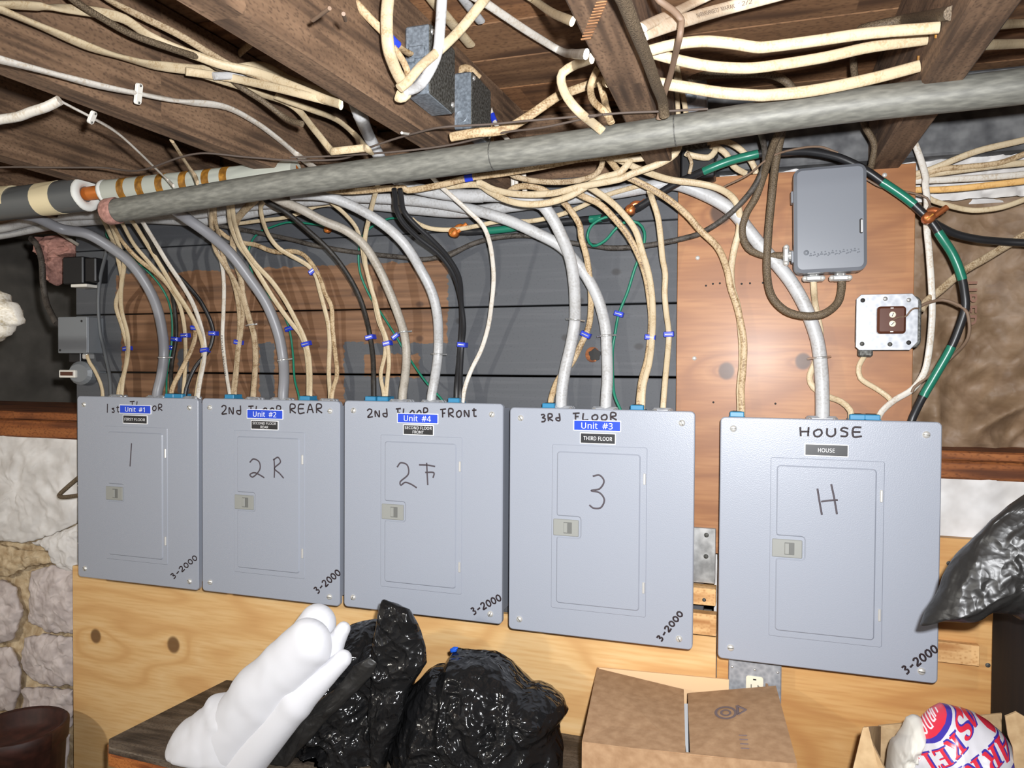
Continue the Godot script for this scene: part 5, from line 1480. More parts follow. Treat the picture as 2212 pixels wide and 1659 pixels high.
func build_boxes() -> void:
	var st: SurfaceTool
	# two junction boxes on the side of the second joist: near edge faces the room, cover faces along the wall
	for b in [[874, 57, 926, 200, 0.55, "steel junction box with cable knockout, larger one on the joist side", 0], [977, 158, 1017, 276, 0.36, "steel junction box with a tan cable over its top on the joist side", 1]]:
		var p := at(b[0], b[1], b[4])
		var q := at(b[2], b[3], b[4])
		var o := thing("junction_box", b[5], "junction box", Vector3((p.x + q.x) / 2, q.y, b[4] - 0.05), "steel junction boxes on the joist")
		var w := (q.x - p.x) / 2
		var h := p.y - q.y
		st = new_st()
		box(st, Vector3(-w, 0, -0.05), Vector3(w, h, 0.05), 0.003)
		part(o, "body", st, M.box_steel)
		st = new_st()
		slab(st, rrect(-0.05, 0.0, 0.05, h, 0.006), 0, 0.002, 0.0008, Transform3D(Basis(Vector3.UP, PI / 2), Vector3(w, 0, 0)))
		part(o, "cover", st, M.dull_steel)
		for s in [[-0.04, 0.012], [0.042, h - 0.01]]:
			st = new_st()
			lathe(st, [Vector2(0, 0.004), Vector2(0.0035, 0.003), Vector2(0.0048, 0)], Transform3D(Basis(Vector3.FORWARD, PI / 2), Vector3(w + 0.002, s[1], s[0])), 10)
			part(o, "screw", st, M.chrome)
		knockout(o, Vector3(0, h * 0.22, 0.05), 0.011, Transform3D.IDENTITY)
		if b[6] == 0:
			st = new_st()
			box(st, Vector3(-0.012, h * 0.5, 0.05), Vector3(0.014, h * 0.68, 0.056), 0.002)
			box(st, Vector3(-w - 0.004, h * 0.44, 0.05), Vector3(0.0, h * 0.5, 0.06), 0.002)
			part(o, "cable_clamp", st, M.box_steel)
			st = new_st()
			lathe(st, [Vector2(0, 0.0008), Vector2(0.0018, 0.0008), Vector2(0.0022, 0)], Transform3D(Basis(Vector3.RIGHT, PI / 2), Vector3(w * 0.6, h * 0.64, 0.05)), 8)
			part(o, "hole", st, M.slot)
		else:
			st = new_st()
			tube(st, spline([Vector3(-w, h - 0.01, 0.03), Vector3(-w * 0.6, h + 0.012, 0.03), Vector3(0.0, h + 0.018, 0.02), Vector3(w * 0.8, h + 0.006, 0.0)], 0.004), 0.014, 0.007)
			part(o, "cable_stub", st, M.tan)
	# pale steel box at the wall top, black box below the pipe
	var a := at(1478, 168, 0.06)
	var c := at(1526, 240, 0.06)
	var o2 := thing("junction_box", "pale steel junction box at the wall top behind hanging cables", "junction box", Vector3((a.x + c.x) / 2, c.y, 0.03), "steel junction boxes")
	st = new_st()
	var w2 := (c.x - a.x) / 2
	box(st, Vector3(-w2, 0, -0.03), Vector3(w2, a.y - c.y, 0.03), 0.003)
	part(o2, "body", st, M.galvanised)
	knockout(o2, Vector3(-w2 * 0.4, 0.03, 0.03), 0.011, Transform3D.IDENTITY)
	a = at(1472, 318, 0.06)
	c = at(1545, 384, 0.06)
	o2 = thing("junction_box", "black box with a bright metal rim below the long pipe", "junction box", Vector3((a.x + c.x) / 2, c.y, 0.02))
	w2 = (c.x - a.x) / 2
	st = new_st()
	box(st, Vector3(-w2, 0, -0.02), Vector3(w2, a.y - c.y - 0.008, 0.05), 0.003)
	part(o2, "body", st, M.device_black)
	st = new_st()
	box(st, Vector3(-w2 - 0.003, a.y - c.y - 0.012, -0.02), Vector3(w2 + 0.003, a.y - c.y + 0.006, 0.056), 0.002)
	part(o2, "lid", st, M.dull_steel)
	# the grey timer box
	a = at(1719, 362, 0.105)
	c = at(1874, 584, 0.105)
	o2 = thing("timer_box", "grey hinged steel box with embossed lettering and slot on orange plywood", "electrical box", Vector3((a.x + c.x) / 2, c.y, 0.02))
	w2 = (c.x - a.x) / 2
	var h2 := a.y - c.y
	o2.rotation.z = 0.02
	st = new_st()
	slab(st, rrect(-w2 + 0.003, 0.003, w2 - 0.003, h2 - 0.003, 0.012), 0.001, 0.075, 0.001)
	part(o2, "body", st, M.box_grey)
	st = new_st()
	slab(st, rrect(-w2, 0.0, w2, h2, 0.015), 0.045, 0.085, 0.006)
	var door := part(o2, "door", st, M.box_grey)
	st = new_st()
	slab(st, rrect(w2 * 0.84 - 0.003, h2 * 0.34, w2 * 0.84 + 0.003, h2 * 0.48, 0.003), 0.0848, 0.0854, 0.0002)
	part(door, "lock_slot", st, M.slot)
	st = new_st()
	slab(st, rrect(w2 * 0.84 - 0.0006, h2 * 0.35, w2 * 0.84 + 0.0026, h2 * 0.47, 0.0015), 0.085, 0.0862, 0.0004)
	part(door, "hasp", st, M.chrome)
	for y in [0.7, 0.12]:
		st = new_st()
		box(st, Vector3(-w2 - 0.0035, h2 * y, 0.04), Vector3(-w2 + 0.003, h2 * y + 0.022, 0.06), 0.001)
		part(door, "hinge", st, M.box_grey)
	st = new_st()                                    # raised marks, too worn to read
	for i in 14:
		var x := lerpf(-w2 * 0.56, w2 * 0.74, i / 13.0)
		var y := h2 * (0.155 + 0.008 * sin(i * 2.3)) + i * 0.0003
		for k in 3:
			var dx := [0.0, 0.0026, 0.0014][k] as float
			var dy := [0.0, 0.001, 0.0045][k] as float
			lathe(st, [Vector2(0.0, 0.0016), Vector2(0.0008, 0.0013), Vector2(0.0014, 0.0)], Transform3D(Basis(Vector3.RIGHT, PI / 2) * Basis(Vector3.UP, 0.0), Vector3(x + dx, y + dy + (0.001 if (i * 7 + k) % 3 == 0 else 0.0), 0.085)), 8)
	lathe(st, [Vector2(0.0, 0.003), Vector2(0.003, 0.002), Vector2(0.005, 0.0)], Transform3D(Basis(Vector3.RIGHT, PI / 2), Vector3(-w2 * 0.66, h2 * 0.19, 0.085)), 12)
	part(door, "embossing", st, M.box_grey)
	# its three clamp connectors
	for k in [[px("H", 925, 765), 0.0], [px("H", 1075, 762), 0.0], [px("H", 792, 655), PI / 2]]:
		var kp := on_z(k[0], 0.06)
		var xf := o2.transform.affine_inverse() * Transform3D(Basis(Vector3.BACK, -k[1]), kp)
		st = new_st()
		lathe(st, [Vector2(0.0, 0.014), Vector2(0.013, 0.014), Vector2(0.014, 0.01), Vector2(0.011, 0.006), Vector2(0.011, -0.012), Vector2(0.0, -0.012)], xf, 16)
		box(st, Vector3(-0.02, -0.012, -0.004), Vector3(0.02, -0.001, 0.012), 0.003, 0, xf)
		box(st, Vector3(-0.018, 0.006, -0.01), Vector3(0.018, 0.011, 0.01), 0.002, 0, xf)
		var cc := part(o2, "clamp_connector", st, M.chrome)
		for s in [-1.0, 1.0]:
			st = new_st()
			lathe(st, [Vector2(0, 0.004), Vector2(0.004, 0.003), Vector2(0.005, 0)], xf * Transform3D(Basis(Vector3.RIGHT, PI / 2), Vector3(s * 0.0155, -0.0065, 0.012)), 10)
			part(cc, "clamp_screw", st, M.screw)
	# the square cover with its brown outlet
	a = at(1850, 638, 0.07)
	c = at(1982, 755, 0.07)
	o2 = thing("outlet_box", "galvanised square box cover holding a brown outlet with two screws", "outlet", Vector3((a.x + c.x) / 2, (a.y + c.y) / 2, 0.022))
	w2 = (c.x - a.x) / 2
	st = new_st()
	slab(st, rrect(-w2 + 0.004, -w2 + 0.004, w2 + 0.006, w2 - 0.004, 0.014), 0.0, 0.046, 0.002)
	part(o2, "box", st, M.dull_steel)
	var oct := PackedVector2Array([Vector2(-w2 + 0.006, -w2), Vector2(w2 - 0.013, -w2), Vector2(w2, -w2 + 0.015), Vector2(w2, w2 - 0.012), Vector2(w2 - 0.01, w2), Vector2(-w2 + 0.008, w2), Vector2(-w2, w2 - 0.008), Vector2(-w2, -w2 + 0.006)])
	st = new_st()
	slab(st, oct, 0.046, 0.049, 0.0008)
	var cv := part(o2, "cover", st, M.galvanised)
	for s in [[-0.041, 0.041, "slot"], [0.037, -0.038, "slot"], [-0.041, -0.04, "dull_steel"], [0.036, 0.04, "chrome"], [-0.003, 0.043, "chrome"], [0.006, -0.041, "dull_steel"]]:
		st = new_st()
		lathe(st, [Vector2(0, 0.0018), Vector2(0.0032, 0.0014), Vector2(0.0042, 0)], Transform3D(Basis(Vector3.RIGHT, PI / 2), Vector3(s[0], s[1], 0.049)), 12)
		part(cv, "screw", st, M[s[2]])
	st = new_st()
	slab(st, rrect(-0.0185, -0.022, 0.0295, 0.028, 0.006), 0.048, 0.066, 0.004)
	var ou := part(o2, "outlet_face", st, M.bakelite)
	for y in [0.0125, -0.004]:
		st = new_st()
		lathe(st, [Vector2(0, 0.0016), Vector2(0.0045, 0.0014), Vector2(0.0056, 0)], Transform3D(Basis(Vector3.RIGHT, PI / 2), Vector3(0.0068, y, 0.066)), 16)
		var sc := part(ou, "terminal_screw", st, M.ivory)
		st = new_st()
		box(st, Vector3(-0.0035, -0.0006, 0.001), Vector3(0.0035, 0.0006, 0.0021), 0.0, 0, Transform3D(Basis(Vector3.BACK, 1.2 if y > 0 else 0.8), Vector3(0.0068, y, 0.066)))
		part(sc, "screw_slot", st, M.slot)
	for y in [0.0245, -0.0185]:
		st = new_st()
		box(st, Vector3(0.003, y - 0.001, 0.0655), Vector3(0.0085, y + 0.001, 0.0668), 0.0005)
		part(ou, "tab", st, M.screw)
	st = new_st()
	box(st, Vector3(-0.045, -w2 - 0.012, 0.012), Vector3(-0.02, -w2 + 0.004, 0.036), 0.003)
	part(o2, "cable_clamp", st, M.dull_steel)
	# brown bent bracket at the left of the first panel
	st = new_st()
	tube(st, spline([at(172, 1030, 0.05), at(160, 1040, 0.05), at(146, 1052, 0.055), at(128, 1070, 0.06), at(136, 1074, 0.062), at(172, 1070, 0.06)], 0.004), 0.012, 0.009)
	solo("pipe_hook", st, M.armour, "bent brown metal hook sticking out beside the First Floor panel", "hook")
	# copper clamps: bolt-through split connectors
	for k in [["G", 1420, 228, 0.066, "copper lug clamp where the black cable meets the green loop", "copper"], ["G", 250, 378, 0.05, "rusty copper clamp under the pale wires on the grey boards", "copper_pipe"], ["H", 1568, 444, 0.088, "copper bolt clamp joining three black cables right of the timer box", "copper"], ["R", 2130, 670, 0.03, "small dull copper clamp below the service cable on dark boards", "copper_pipe"]]:
		var kp := on_z(px(k[0], k[1], k[2]), k[3])
		var big := 1.0 if k[0] != "R" else 0.7
		var kk := thing("copper_clamp", k[4], "clamp", kp, "copper ground clamps")
		st = new_st()
		lathe(st, [Vector2(0.0, 0.012), Vector2(0.008, 0.012), Vector2(0.0105, 0.009), Vector2(0.0105, -0.008), Vector2(0.0, -0.008)], Transform3D(Basis(Vector3.RIGHT, PI / 2).scaled(Vector3.ONE * big), Vector3.ZERO), 12)
		part(kk, "bolt_head", st, M.copper if k[5] == "copper" else M.copper_pipe)
		st = new_st()
		box(st, Vector3(-0.0075, -0.0014, 0.0112) * big, Vector3(0.0075, 0.0014, 0.0132) * big, 0.0003, 0, Transform3D(Basis(Vector3.BACK, 0.7), Vector3.ZERO))
		part(kk, "bolt_slot", st, M.brass)
		st = new_st()
		var yoke := []
		for i in 13:
			var an := lerpf(-0.4, PI + 0.4, i / 12.0) + 0.6
			yoke.append(Vector3(cos(an) * 0.012 + 0.01, sin(an) * 0.012 + 0.004, -0.009) * big)
		tube(st, yoke, 0.011 * big, 0.005 * big, Vector3(0, 0, 1), 8)
		part(kk, "yoke", st, M[k[5]])
		st = new_st()
		rod(st, Vector3(0.008, 0.002, 0.002) * big, Vector3(0.03, 0.018, 0.0) * big, 0.0052 * big, 8)
		part(kk, "strands", st, M[k[5]])
	# outlet under the House panel
	a = at(1574, 1424, 0.05)
	c = at(1687, 1545, 0.05)
	o2 = thing("outlet_box", "steel utility box with a cream outlet below the House panel", "outlet", Vector3((a.x + c.x) / 2, c.y, 0.02))
	w2 = (c.x - a.x) / 2
	h2 = a.y - c.y
	st = new_st()
	slab(st, rrect(-w2, 0, w2, h2, 0.004), 0, 0.028, 0.001)
	part(o2, "box", st, M.galvanised)
	st = new_st()
	slab(st, rrect(-w2, 0, w2, h2, 0.006), 0.028, 0.031, 0.002)
	part(o2, "cover", st, M.galvanised)
	st = new_st()
	slab(st, rrect(-0.0165, h2 - 0.062, 0.0165, h2 - 0.027, 0.005), 0.03, 0.034, 0.001)
	var rc := part(o2, "receptacle", st, M.ivory)
	for s in [[0.0, -0.033, 0.006, 0.0026], [-0.0065, -0.0465, 0.0014, 0.007], [0.0065, -0.0465, 0.0014, 0.007], [0.009, -0.0465, 0.005, 0.0014]]:
		st = new_st()
		box(st, Vector3(s[0] - s[2] / 2, h2 + s[1] - s[3] / 2, 0.0336), Vector3(s[0] + s[2] / 2, h2 + s[1] + s[3] / 2, 0.0343))
		part(rc, "slot", st, M.slot)
	for s in [[-0.043, -0.014], [0.043, -0.014], [0.0, -0.014]]:
		st = new_st()
		lathe(st, [Vector2(0, 0.002), Vector2(0.0022, 0.0016), Vector2(0.003, 0)], Transform3D(Basis(Vector3.RIGHT, PI / 2), Vector3(s[0], h2 + s[1], 0.031)), 10)
		part(o2, "screw", st, M.chrome)
	# devices in the dark recess at the left
	a = at(127, 685, 0.05)
	c = at(190, 763, 0.05)
	o2 = thing("junction_box", "small dull grey junction box left of the First Floor panel", "junction box", Vector3((a.x + c.x) / 2, c.y, 0.0))
	w2 = (c.x - a.x) / 2
	h2 = a.y - c.y
	st = new_st()
	box(st, Vector3(-w2, 0, -0.03), Vector3(w2, h2, 0.05), 0.002)
	part(o2, "body", st, M.device_grey)
	st = new_st()
	slab(st, rrect(-w2, 0.0, w2, h2, 0.003), 0.05, 0.053, 0.001)
	part(o2, "cover", st, M.device_grey)
	for s in [[-w2 * 0.85, 0.008], [w2 * 0.65, h2 - 0.012]]:
		st = new_st()
		lathe(st, [Vector2(0, 0.002), Vector2(0.0025, 0.0016), Vector2(0.0032, 0)], Transform3D(Basis(Vector3.RIGHT, PI / 2), Vector3(s[0], s[1], 0.053)), 10)
		part(o2, "screw", st, M.slot)
	st = new_st()
	box(st, Vector3(w2 * 0.45, -0.016, 0.02), Vector3(w2 * 0.85, 0.0, 0.045), 0.003)
	part(o2, "cable_connector", st, M.chrome)
	a = at(132, 780, 0.03)
	c = at(196, 832, 0.03)
	o2 = thing("transformer", "half-round grey bell transformer hanging under the small junction box", "transformer", Vector3((a.x + c.x) / 2, (a.y + c.y) / 2, 0.0))
	w2 = (c.x - a.x) / 2
	h2 = (a.y - c.y) / 2
	st = new_st()
	var dome := PackedVector2Array()
	for i in 20:
		var an := TAU * i / 20
		dome.append(Vector2(cos(an) * w2 * 0.8 + w2 * 0.15, sin(an) * h2))
	slab(st, dome, -0.03, 0.03, 0.008)
	part(o2, "case", st, M.device_grey)
	st = new_st()
	box(st, Vector3(-w2, -h2 * 0.4, 0.028), Vector3(w2 * 0.1, h2 * 0.25, 0.038), 0.002)
	var tp := part(o2, "terminal_block", st, M.off_white)
	st = new_st()
	box(st, Vector3(-w2 * 0.88, -h2 * 0.22, 0.037), Vector3(0.0, h2 * 0.1, 0.0392), 0.0008)
	part(tp, "nameplate", st, M.bakelite)
	st = new_st()
	box(st, Vector3(-w2 * 0.7, h2 * 0.9, -0.02), Vector3(w2 * 0.1, h2 * 0.9 + 0.03, 0.02), 0.002)
	part(o2, "mounting_stub", st, M.device_black)
	a = at(138, 556, 0.04)
	c = at(206, 612, 0.04)
	o2 = thing("relay", "black square relay with a pale strip under it in the recess", "relay", Vector3((a.x + c.x) / 2, c.y, 0.0))
	w2 = (c.x - a.x) / 2
	h2 = a.y - c.y
	st = new_st()
	box(st, Vector3(-w2, 0, -0.03), Vector3(w2 * 0.3, h2, 0.045), 0.003)
	box(st, Vector3(w2 * 0.32, 0.004, -0.03), Vector3(w2, h2 - 0.004, 0.04), 0.003)
	part(o2, "body", st, M.device_black)
	st = new_st()
	box(st, Vector3(-w2 * 0.45, -0.009, 0.01), Vector3(w2 * 0.55, -0.001, 0.046), 0.001)
	part(o2, "strip", st, M.off_white)
	st = new_st()
	var pn := noise(301, 1.0, FastNoiseLite.TYPE_SIMPLEX, 3)
	var po := outline_at("M", [[330, 200], [480, 180], [640, 250], [640, 330], [540, 370], [520, 480], [480, 600], [420, 560], [400, 400], [330, 320]], -0.06)
	pillow(st, po, middle(po), 0.04, 0.03, func(q, w): return Vector3(0, 0, pn.get_noise_2d(q.x * 30, q.y * 30) * 0.02), 60, 14)
	solo("insulation_scrap", st, M.pink_batt, "pinkish scrap of fibre insulation stuffed behind the black relay", "insulation")
	# plain grey strip of channel and a dark shelf upright at the right
	a = at(2175, 1235, 0.03)
	c = at(2197, 1690, 0.03)
	o2 = thing("steel_channel", "upright pale galvanised steel channel on the edge of the right plywood", "channel", Vector3(a.x, c.y, 0.021))
	st = new_st()
	var cw := at(2196, 1325, 0.03).x - at(2174, 1325, 0.03).x
	box(st, Vector3(0, 0, 0), Vector3(cw, 0.36, 0.003), 0.0005)
	box(st, Vector3(cw - 0.003, 0, 0.0), Vector3(cw, 0.36, 0.016), 0.0005)
	box(st, Vector3(0, 0, 0.0), Vector3(0.002, 0.36, 0.01), 0.0005)
	part(o2, "web", st, M.galvanised)

# ---------------------------------------------------------------- things on the bench
func raster(im: Image, tris: PackedVector2Array, col: Color) -> void:
	var w := im.get_width()
	var h := im.get_height()
	for i in range(0, tris.size() - 2, 3):
		var a := tris[i]
		var b := tris[i + 1]
		var c := tris[i + 2]
		var area := (b - a).cross(c - a)
		if absf(area) < 1e-6:
			continue
		for y in range(maxi(0, int(minf(a.y, minf(b.y, c.y)))), mini(h, int(maxf(a.y, maxf(b.y, c.y))) + 2)):
			for x in range(maxi(0, int(minf(a.x, minf(b.x, c.x)))), mini(w, int(maxf(a.x, maxf(b.x, c.x))) + 2)):
				var p := Vector2(x, y)
				var u := (b - p).cross(c - p) / area
				var v := (c - p).cross(a - p) / area
				if u >= -0.001 and v >= -0.001 and u + v <= 1.001:
					im.set_pixel(x, y, col)
func poly_tris(p: PackedVector2Array) -> PackedVector2Array:
	var o := PackedVector2Array()
	for i in Geometry2D.triangulate_polygon(p):
		o.append(p[i])
	return o
func grocery_print() -> ImageTexture:
	# the bag's printed front, laid out over view g: 2212 x 1100 of its pixels at half size
	var im := Image.create(1106, 600, false, Image.FORMAT_RGB8)
	im.fill(rgb(226, 224, 230))
	var red := rgb(226, 52, 74)
	var blue := rgb(68, 58, 168)
	var k := 0.5
	var poly := func(a: Array, col: Color) -> void:
		var p := PackedVector2Array()
		for i in range(0, a.size(), 2):
			p.append(Vector2(a[i], a[i + 1]) * k)
		raster(im, poly_tris(p), col)
	poly.call([1165, 105, 1320, 120, 1450, 150, 1330, 230, 1270, 350, 1120, 480, 960, 580, 850, 660, 735, 740, 770, 660, 850, 560, 900, 470, 910, 380, 1010, 350, 1050, 240, 1120, 190], red)
	poly.call([1330, 170, 1480, 150, 1400, 220, 1330, 310, 1260, 400, 1150, 510, 1000, 600, 880, 680, 715, 780, 735, 735, 850, 650, 960, 580, 1120, 470, 1240, 350, 1290, 260], blue)
	poly.call([1640, 230, 1720, 290, 1830, 370, 1970, 470, 1900, 490, 1800, 430, 1690, 330], red)
	poly.call([2020, 840, 2150, 770, 2190, 830, 2090, 890, 2030, 900], blue)
	poly.call([2100, 900, 2212, 820, 2230, 900, 2150, 960], red)
	# letters laid letter by letter along their slanting lines, as the folds carry them
	var put := func(ch: String, cx: float, cy: float, w: float, h: float, ang: float, col: Color, serif: bool) -> void:
		var l := letters(ch, serif, true)
		for i in l.size():
			var q := Vector2((l[i].x - 0.5) * w, -(l[i].y - 0.5) * h).rotated(ang)
			l[i] = (Vector2(cx, cy) + q) * k
		raster(im, l, col)
	var big := [["A", 1600, 300, 190, 190, 2.75], ["S", 1470, 370, 170, 220, 2.55], ["K", 1320, 545, 190, 210, 2.45], ["E", 1170, 690, 165, 190, 2.5], ["T", 1030, 800, 170, 200, 2.5], ["A", 1980, 640, 230, 250, 3.0], ["R", 1780, 690, 200, 220, 2.75], ["K", 1540, 800, 220, 220, 2.65], ["E", 1330, 900, 190, 200, 2.6], ["T", 1150, 1020, 190, 210, 2.6], ["M", 2230, 560, 250, 220, 3.1]]
	for pass_ in 2:
		for b in big:
			put.call(b[0], b[1] + (16 if pass_ == 0 else 0), b[2] + (-14 if pass_ == 0 else 0), b[3] + (24 if pass_ == 0 else 0), b[4] + (24 if pass_ == 0 else 0), b[5], blue if pass_ == 0 else red, true)
	var small := [["Y", 1262, 140, 70, 80, 2.75], ["O", 1195, 195, 80, 90, 2.5], ["U", 1150, 270, 70, 80, 2.4], ["R", 1100, 330, 70, 80, 2.4], ["D", 1055, 400, 70, 80, 2.35], ["O", 985, 465, 80, 85, 2.4], ["L", 930, 520, 55, 75, 2.4], ["L", 885, 555, 55, 75, 2.4], ["A", 835, 600, 60, 70, 2.4], ["R", 795, 650, 60, 65, 2.4]]
	for b in small:
		put.call(b[0], b[1], b[2], b[3], b[4], b[5], rgb(250, 232, 236), false)
	put.call("R", 895, 805, 40, 46, 2.5, red, false)
	for i in 40:
		var a := TAU * i / 40
		for r in [43.0, 46.0]:
			var q: Vector2 = (Vector2(895, 805) + Vector2(cos(a), sin(a)) * r) * k
			im.set_pixelv(Vector2i(q), rgb(220, 120, 130))
	return ImageTexture.create_from_image(im)
func build_bench() -> void:
	var st: SurfaceTool
	var o := thing("bench", "dark worn wooden bench top with a chipped orange-brown edge", "bench", Vector3(-0.611, 0, 0.02))
	st = new_st()
	slab(st, PackedVector2Array([Vector2(0.03, -0.36), Vector2(1.64, -0.43), Vector2(1.64, 0), Vector2(0.037, 0), Vector2(0.0, -0.33)]), BENCH - 0.012, BENCH, 0.002, Transform3D(Basis(Vector3.RIGHT, -PI / 2), Vector3.ZERO))
	part(o, "top", st, M.bench_top)
	st = new_st()
	slab(st, PackedVector2Array([Vector2(0.034, -0.364), Vector2(1.64, -0.434), Vector2(1.64, 0), Vector2(0.034, 0), Vector2(-0.004, -0.33)]), BENCH - 0.036, BENCH - 0.0122, 0.003, Transform3D(Basis(Vector3.RIGHT, -PI / 2), Vector3.ZERO))
	part(o, "edge", st, M.bench_edge)
	st = new_st()
	slab(st, PackedVector2Array([Vector2(0.04, -0.352), Vector2(1.62, -0.42), Vector2(1.62, -0.01), Vector2(0.045, -0.01)]), BENCH - 0.14, BENCH - 0.037, 0.0, Transform3D(Basis(Vector3.RIGHT, -PI / 2), Vector3.ZERO))
	part(o, "apron", st, M.bench_paint)
	for x in [0.06, 1.54]:
		for z in [0.02, 0.30]:
			st = new_st()
			box(st, Vector3(x, 0, z), Vector3(x + 0.06, BENCH - 0.14, z + 0.06), 0.003, 1)
			part(o, "leg", st, M.bench_paint)
	rest_y = BENCH + 0.002
	# black plastic bags
	var ridge := noise(401, 1.0, FastNoiseLite.TYPE_SIMPLEX, 3)
	ridge.fractal_type = FastNoiseLite.FRACTAL_RIDGED
	var cell := noise(403, 1.0, FastNoiseLite.TYPE_CELLULAR, 1)
	cell.cellular_return_type = FastNoiseLite.RETURN_DISTANCE2_SUB
	var soft := noise(405, 1.0, FastNoiseLite.TYPE_SIMPLEX_SMOOTH, 2)
	var crumple := func(s: float, amp: float) -> Callable:
		return func(q: Vector3, w: float) -> Vector3:
			var a := soft.get_noise_3d(q.x * 7.0 + s, q.y * 7.0, q.z * 7.0)
			var b := soft.get_noise_3d(q.x * 7.0 + s, q.y * 7.0 + 40.0, q.z * 7.0)
			var x := q.x * 1.0 + a * 0.09
			var y := q.y * 1.0 + b * 0.09
			var r := cell.get_noise_3d(x * 12.0 + s, y * 8.0, q.z * 4.0) * 0.5 + ridge.get_noise_3d(x * 6.0 + s, y * 4.5, q.z * 3.0) * 0.7 + ridge.get_noise_3d(x * 19.0 + s, y * 13.0, q.z * 8.0) * 0.2
			var e := 0.3 + 0.7 * (1.0 - w * w)
			return Vector3(a * 0.01, b * 0.008, r * amp * e + a * amp * 0.6)
	o = thing("trash_bag", "tall black plastic bag with an upright crumpled neck beside the white glove", "bag", Vector3.ZERO, "black plastic bags on the bench")
	st = new_st()
	var bo := outline_at("Z", [[530, 1680], [600, 1600], [680, 1530], [748, 1470], [762, 1425], [760, 1352], [806, 1340], [870, 1350], [915, 1420], [905, 1456], [890, 1482], [880, 1522], [870, 1580], [880, 1660], [860, 1690], [700, 1690], [560, 1690]], 0.2)
	pillow(st, bo, at(740, 1570, 0.2), 0.12, 0.08, crumple.call(0.0, 0.034), 190, 66)
	part(o, "body", st, M.black_film)
	st = new_st()
	bo = outline_at("Z", [[803, 1660], [800, 1560], [806, 1470], [808, 1400], [816, 1335], [826, 1294], [852, 1302], [882, 1318], [900, 1352], [918, 1395], [921, 1432], [908, 1452], [888, 1480], [868, 1540], [840, 1610], [822, 1690]], 0.30)
	pillow(st, bo, at(850, 1450, 0.29), 0.035, 0.035, crumple.call(7.0, 0.02), 150, 26)
	part(o, "neck", st, M.black_film)
	st = new_st()
	bo = outline_at("Z", [[536, 1672], [566, 1628], [602, 1588], [650, 1552], [690, 1512], [730, 1480], [762, 1440], [800, 1422], [816, 1436], [806, 1462], [770, 1496], [716, 1540], [680, 1584], [640, 1622], [606, 1680]], 0.325)
	pillow(st, bo, middle(bo), 0.014, 0.02, crumple.call(15.0, 0.016), 130, 22)
	part(o, "rolled_edge", st, M.dusty_film)
	o = thing("trash_bag", "round full black plastic bag with a blue scrap on top", "bag", Vector3.ZERO, "black plastic bags on the bench")
	st = new_st()
	bo = outline_at("Z", [[985, 1398], [1022, 1402], [1062, 1412], [1102, 1436], [1148, 1482], [1166, 1480], [1190, 1492], [1216, 1512], [1228, 1540], [1208, 1572], [1208, 1590], [1216, 1622], [1212, 1662], [1205, 1680], [1120, 1690], [960, 1690], [850, 1690], [846, 1640], [862, 1560], [886, 1498], [922, 1444], [940, 1434], [958, 1440], [974, 1412]], 0.2)
	pillow(st, bo, at(1040, 1590, 0.2), 0.13, 0.1, crumple.call(3.3, 0.034), 200, 70)
	part(o, "body", st, M.black_film)
	st = new_st()
	bo = outline_at("Z", [[972, 1402], [980, 1397], [990, 1398], [986, 1408], [974, 1410]], 0.21)
	pillow(st, bo, middle(bo), 0.006, 0.006, func(q, w): return Vector3.ZERO, 24, 6)
	part(o, "blue_scrap", st, M.blue_tie)
	# the bag that hangs in from the right, over the shelf there
	o = thing("trash_bag", "black plastic bag draped over the dark shelf, pointed corner over House panel", "bag", Vector3.ZERO)
	st = new_st()
	bo = outline_at("Z", [[1980, 1348], [2010, 1295], [2036, 1246], [2066, 1196], [2090, 1164], [2132, 1118], [2175, 1088], [2214, 1064], [2300, 1010], [2420, 1000], [2500, 1100], [2490, 1300], [2380, 1345], [2215, 1335], [2196, 1322], [2168, 1320], [2134, 1316], [2096, 1326], [2060, 1338], [2016, 1338]], 0.36)
	pillow(st, bo, at(2230, 1230, 0.36), 0.05, 0.05, crumple.call(11.0, 0.014), 150, 76)
	part(o, "body", st, M.dusty_film)
	o = thing("shelf_unit", "dark wooden shelf unit at the right edge under the black bag", "shelf", Vector3(at(2212, 1345, 0.2).x, 0, 0.06))
	var sx := at(2204, 1345, 0.2).x - o.position.x
	st = new_st()
	box(st, Vector3(sx, 0, 0), Vector3(sx + 0.03, 1.2, 0.4), 0.002, 1)
	part(o, "side_panel", st, M.dark_wood)
	st = new_st()
	box(st, Vector3(sx + 0.55, 0, 0), Vector3(sx + 0.58, 1.2, 0.4), 0.002, 1)
	part(o, "side_panel", st, M.dark_wood)
	for y in [0.1, 0.6, 1.2]:
		st = new_st()
		box(st, Vector3(sx + 0.001, y, 0), Vector3(sx + 0.579, y + 0.025, 0.4), 0.002, 0)
		part(o, "shelf_board", st, M.dark_wood)
	# the white fleece glove
	st = new_st()
	var g := func(x: float, y: float, z: float) -> Vector3:
		return at(x, y, z)
	var fold_n := noise(411, 1.0, FastNoiseLite.TYPE_SIMPLEX_SMOOTH, 2)
	bones(st, [[g.call(400, 1760, 0.335), g.call(452, 1640, 0.34), 0.1, 0.088], [g.call(452, 1640, 0.34), g.call(496, 1568, 0.345), 0.086, 0.068]], 0.0065, 0.008, 0.72, func(q): return fold_n.get_noise_3d(q.x * 11.0, q.y * 11.0, 1.0) * 0.008 + fold_n.get_noise_3d(q.x * 30.0, q.y * 24.0, 4.0) * 0.002)
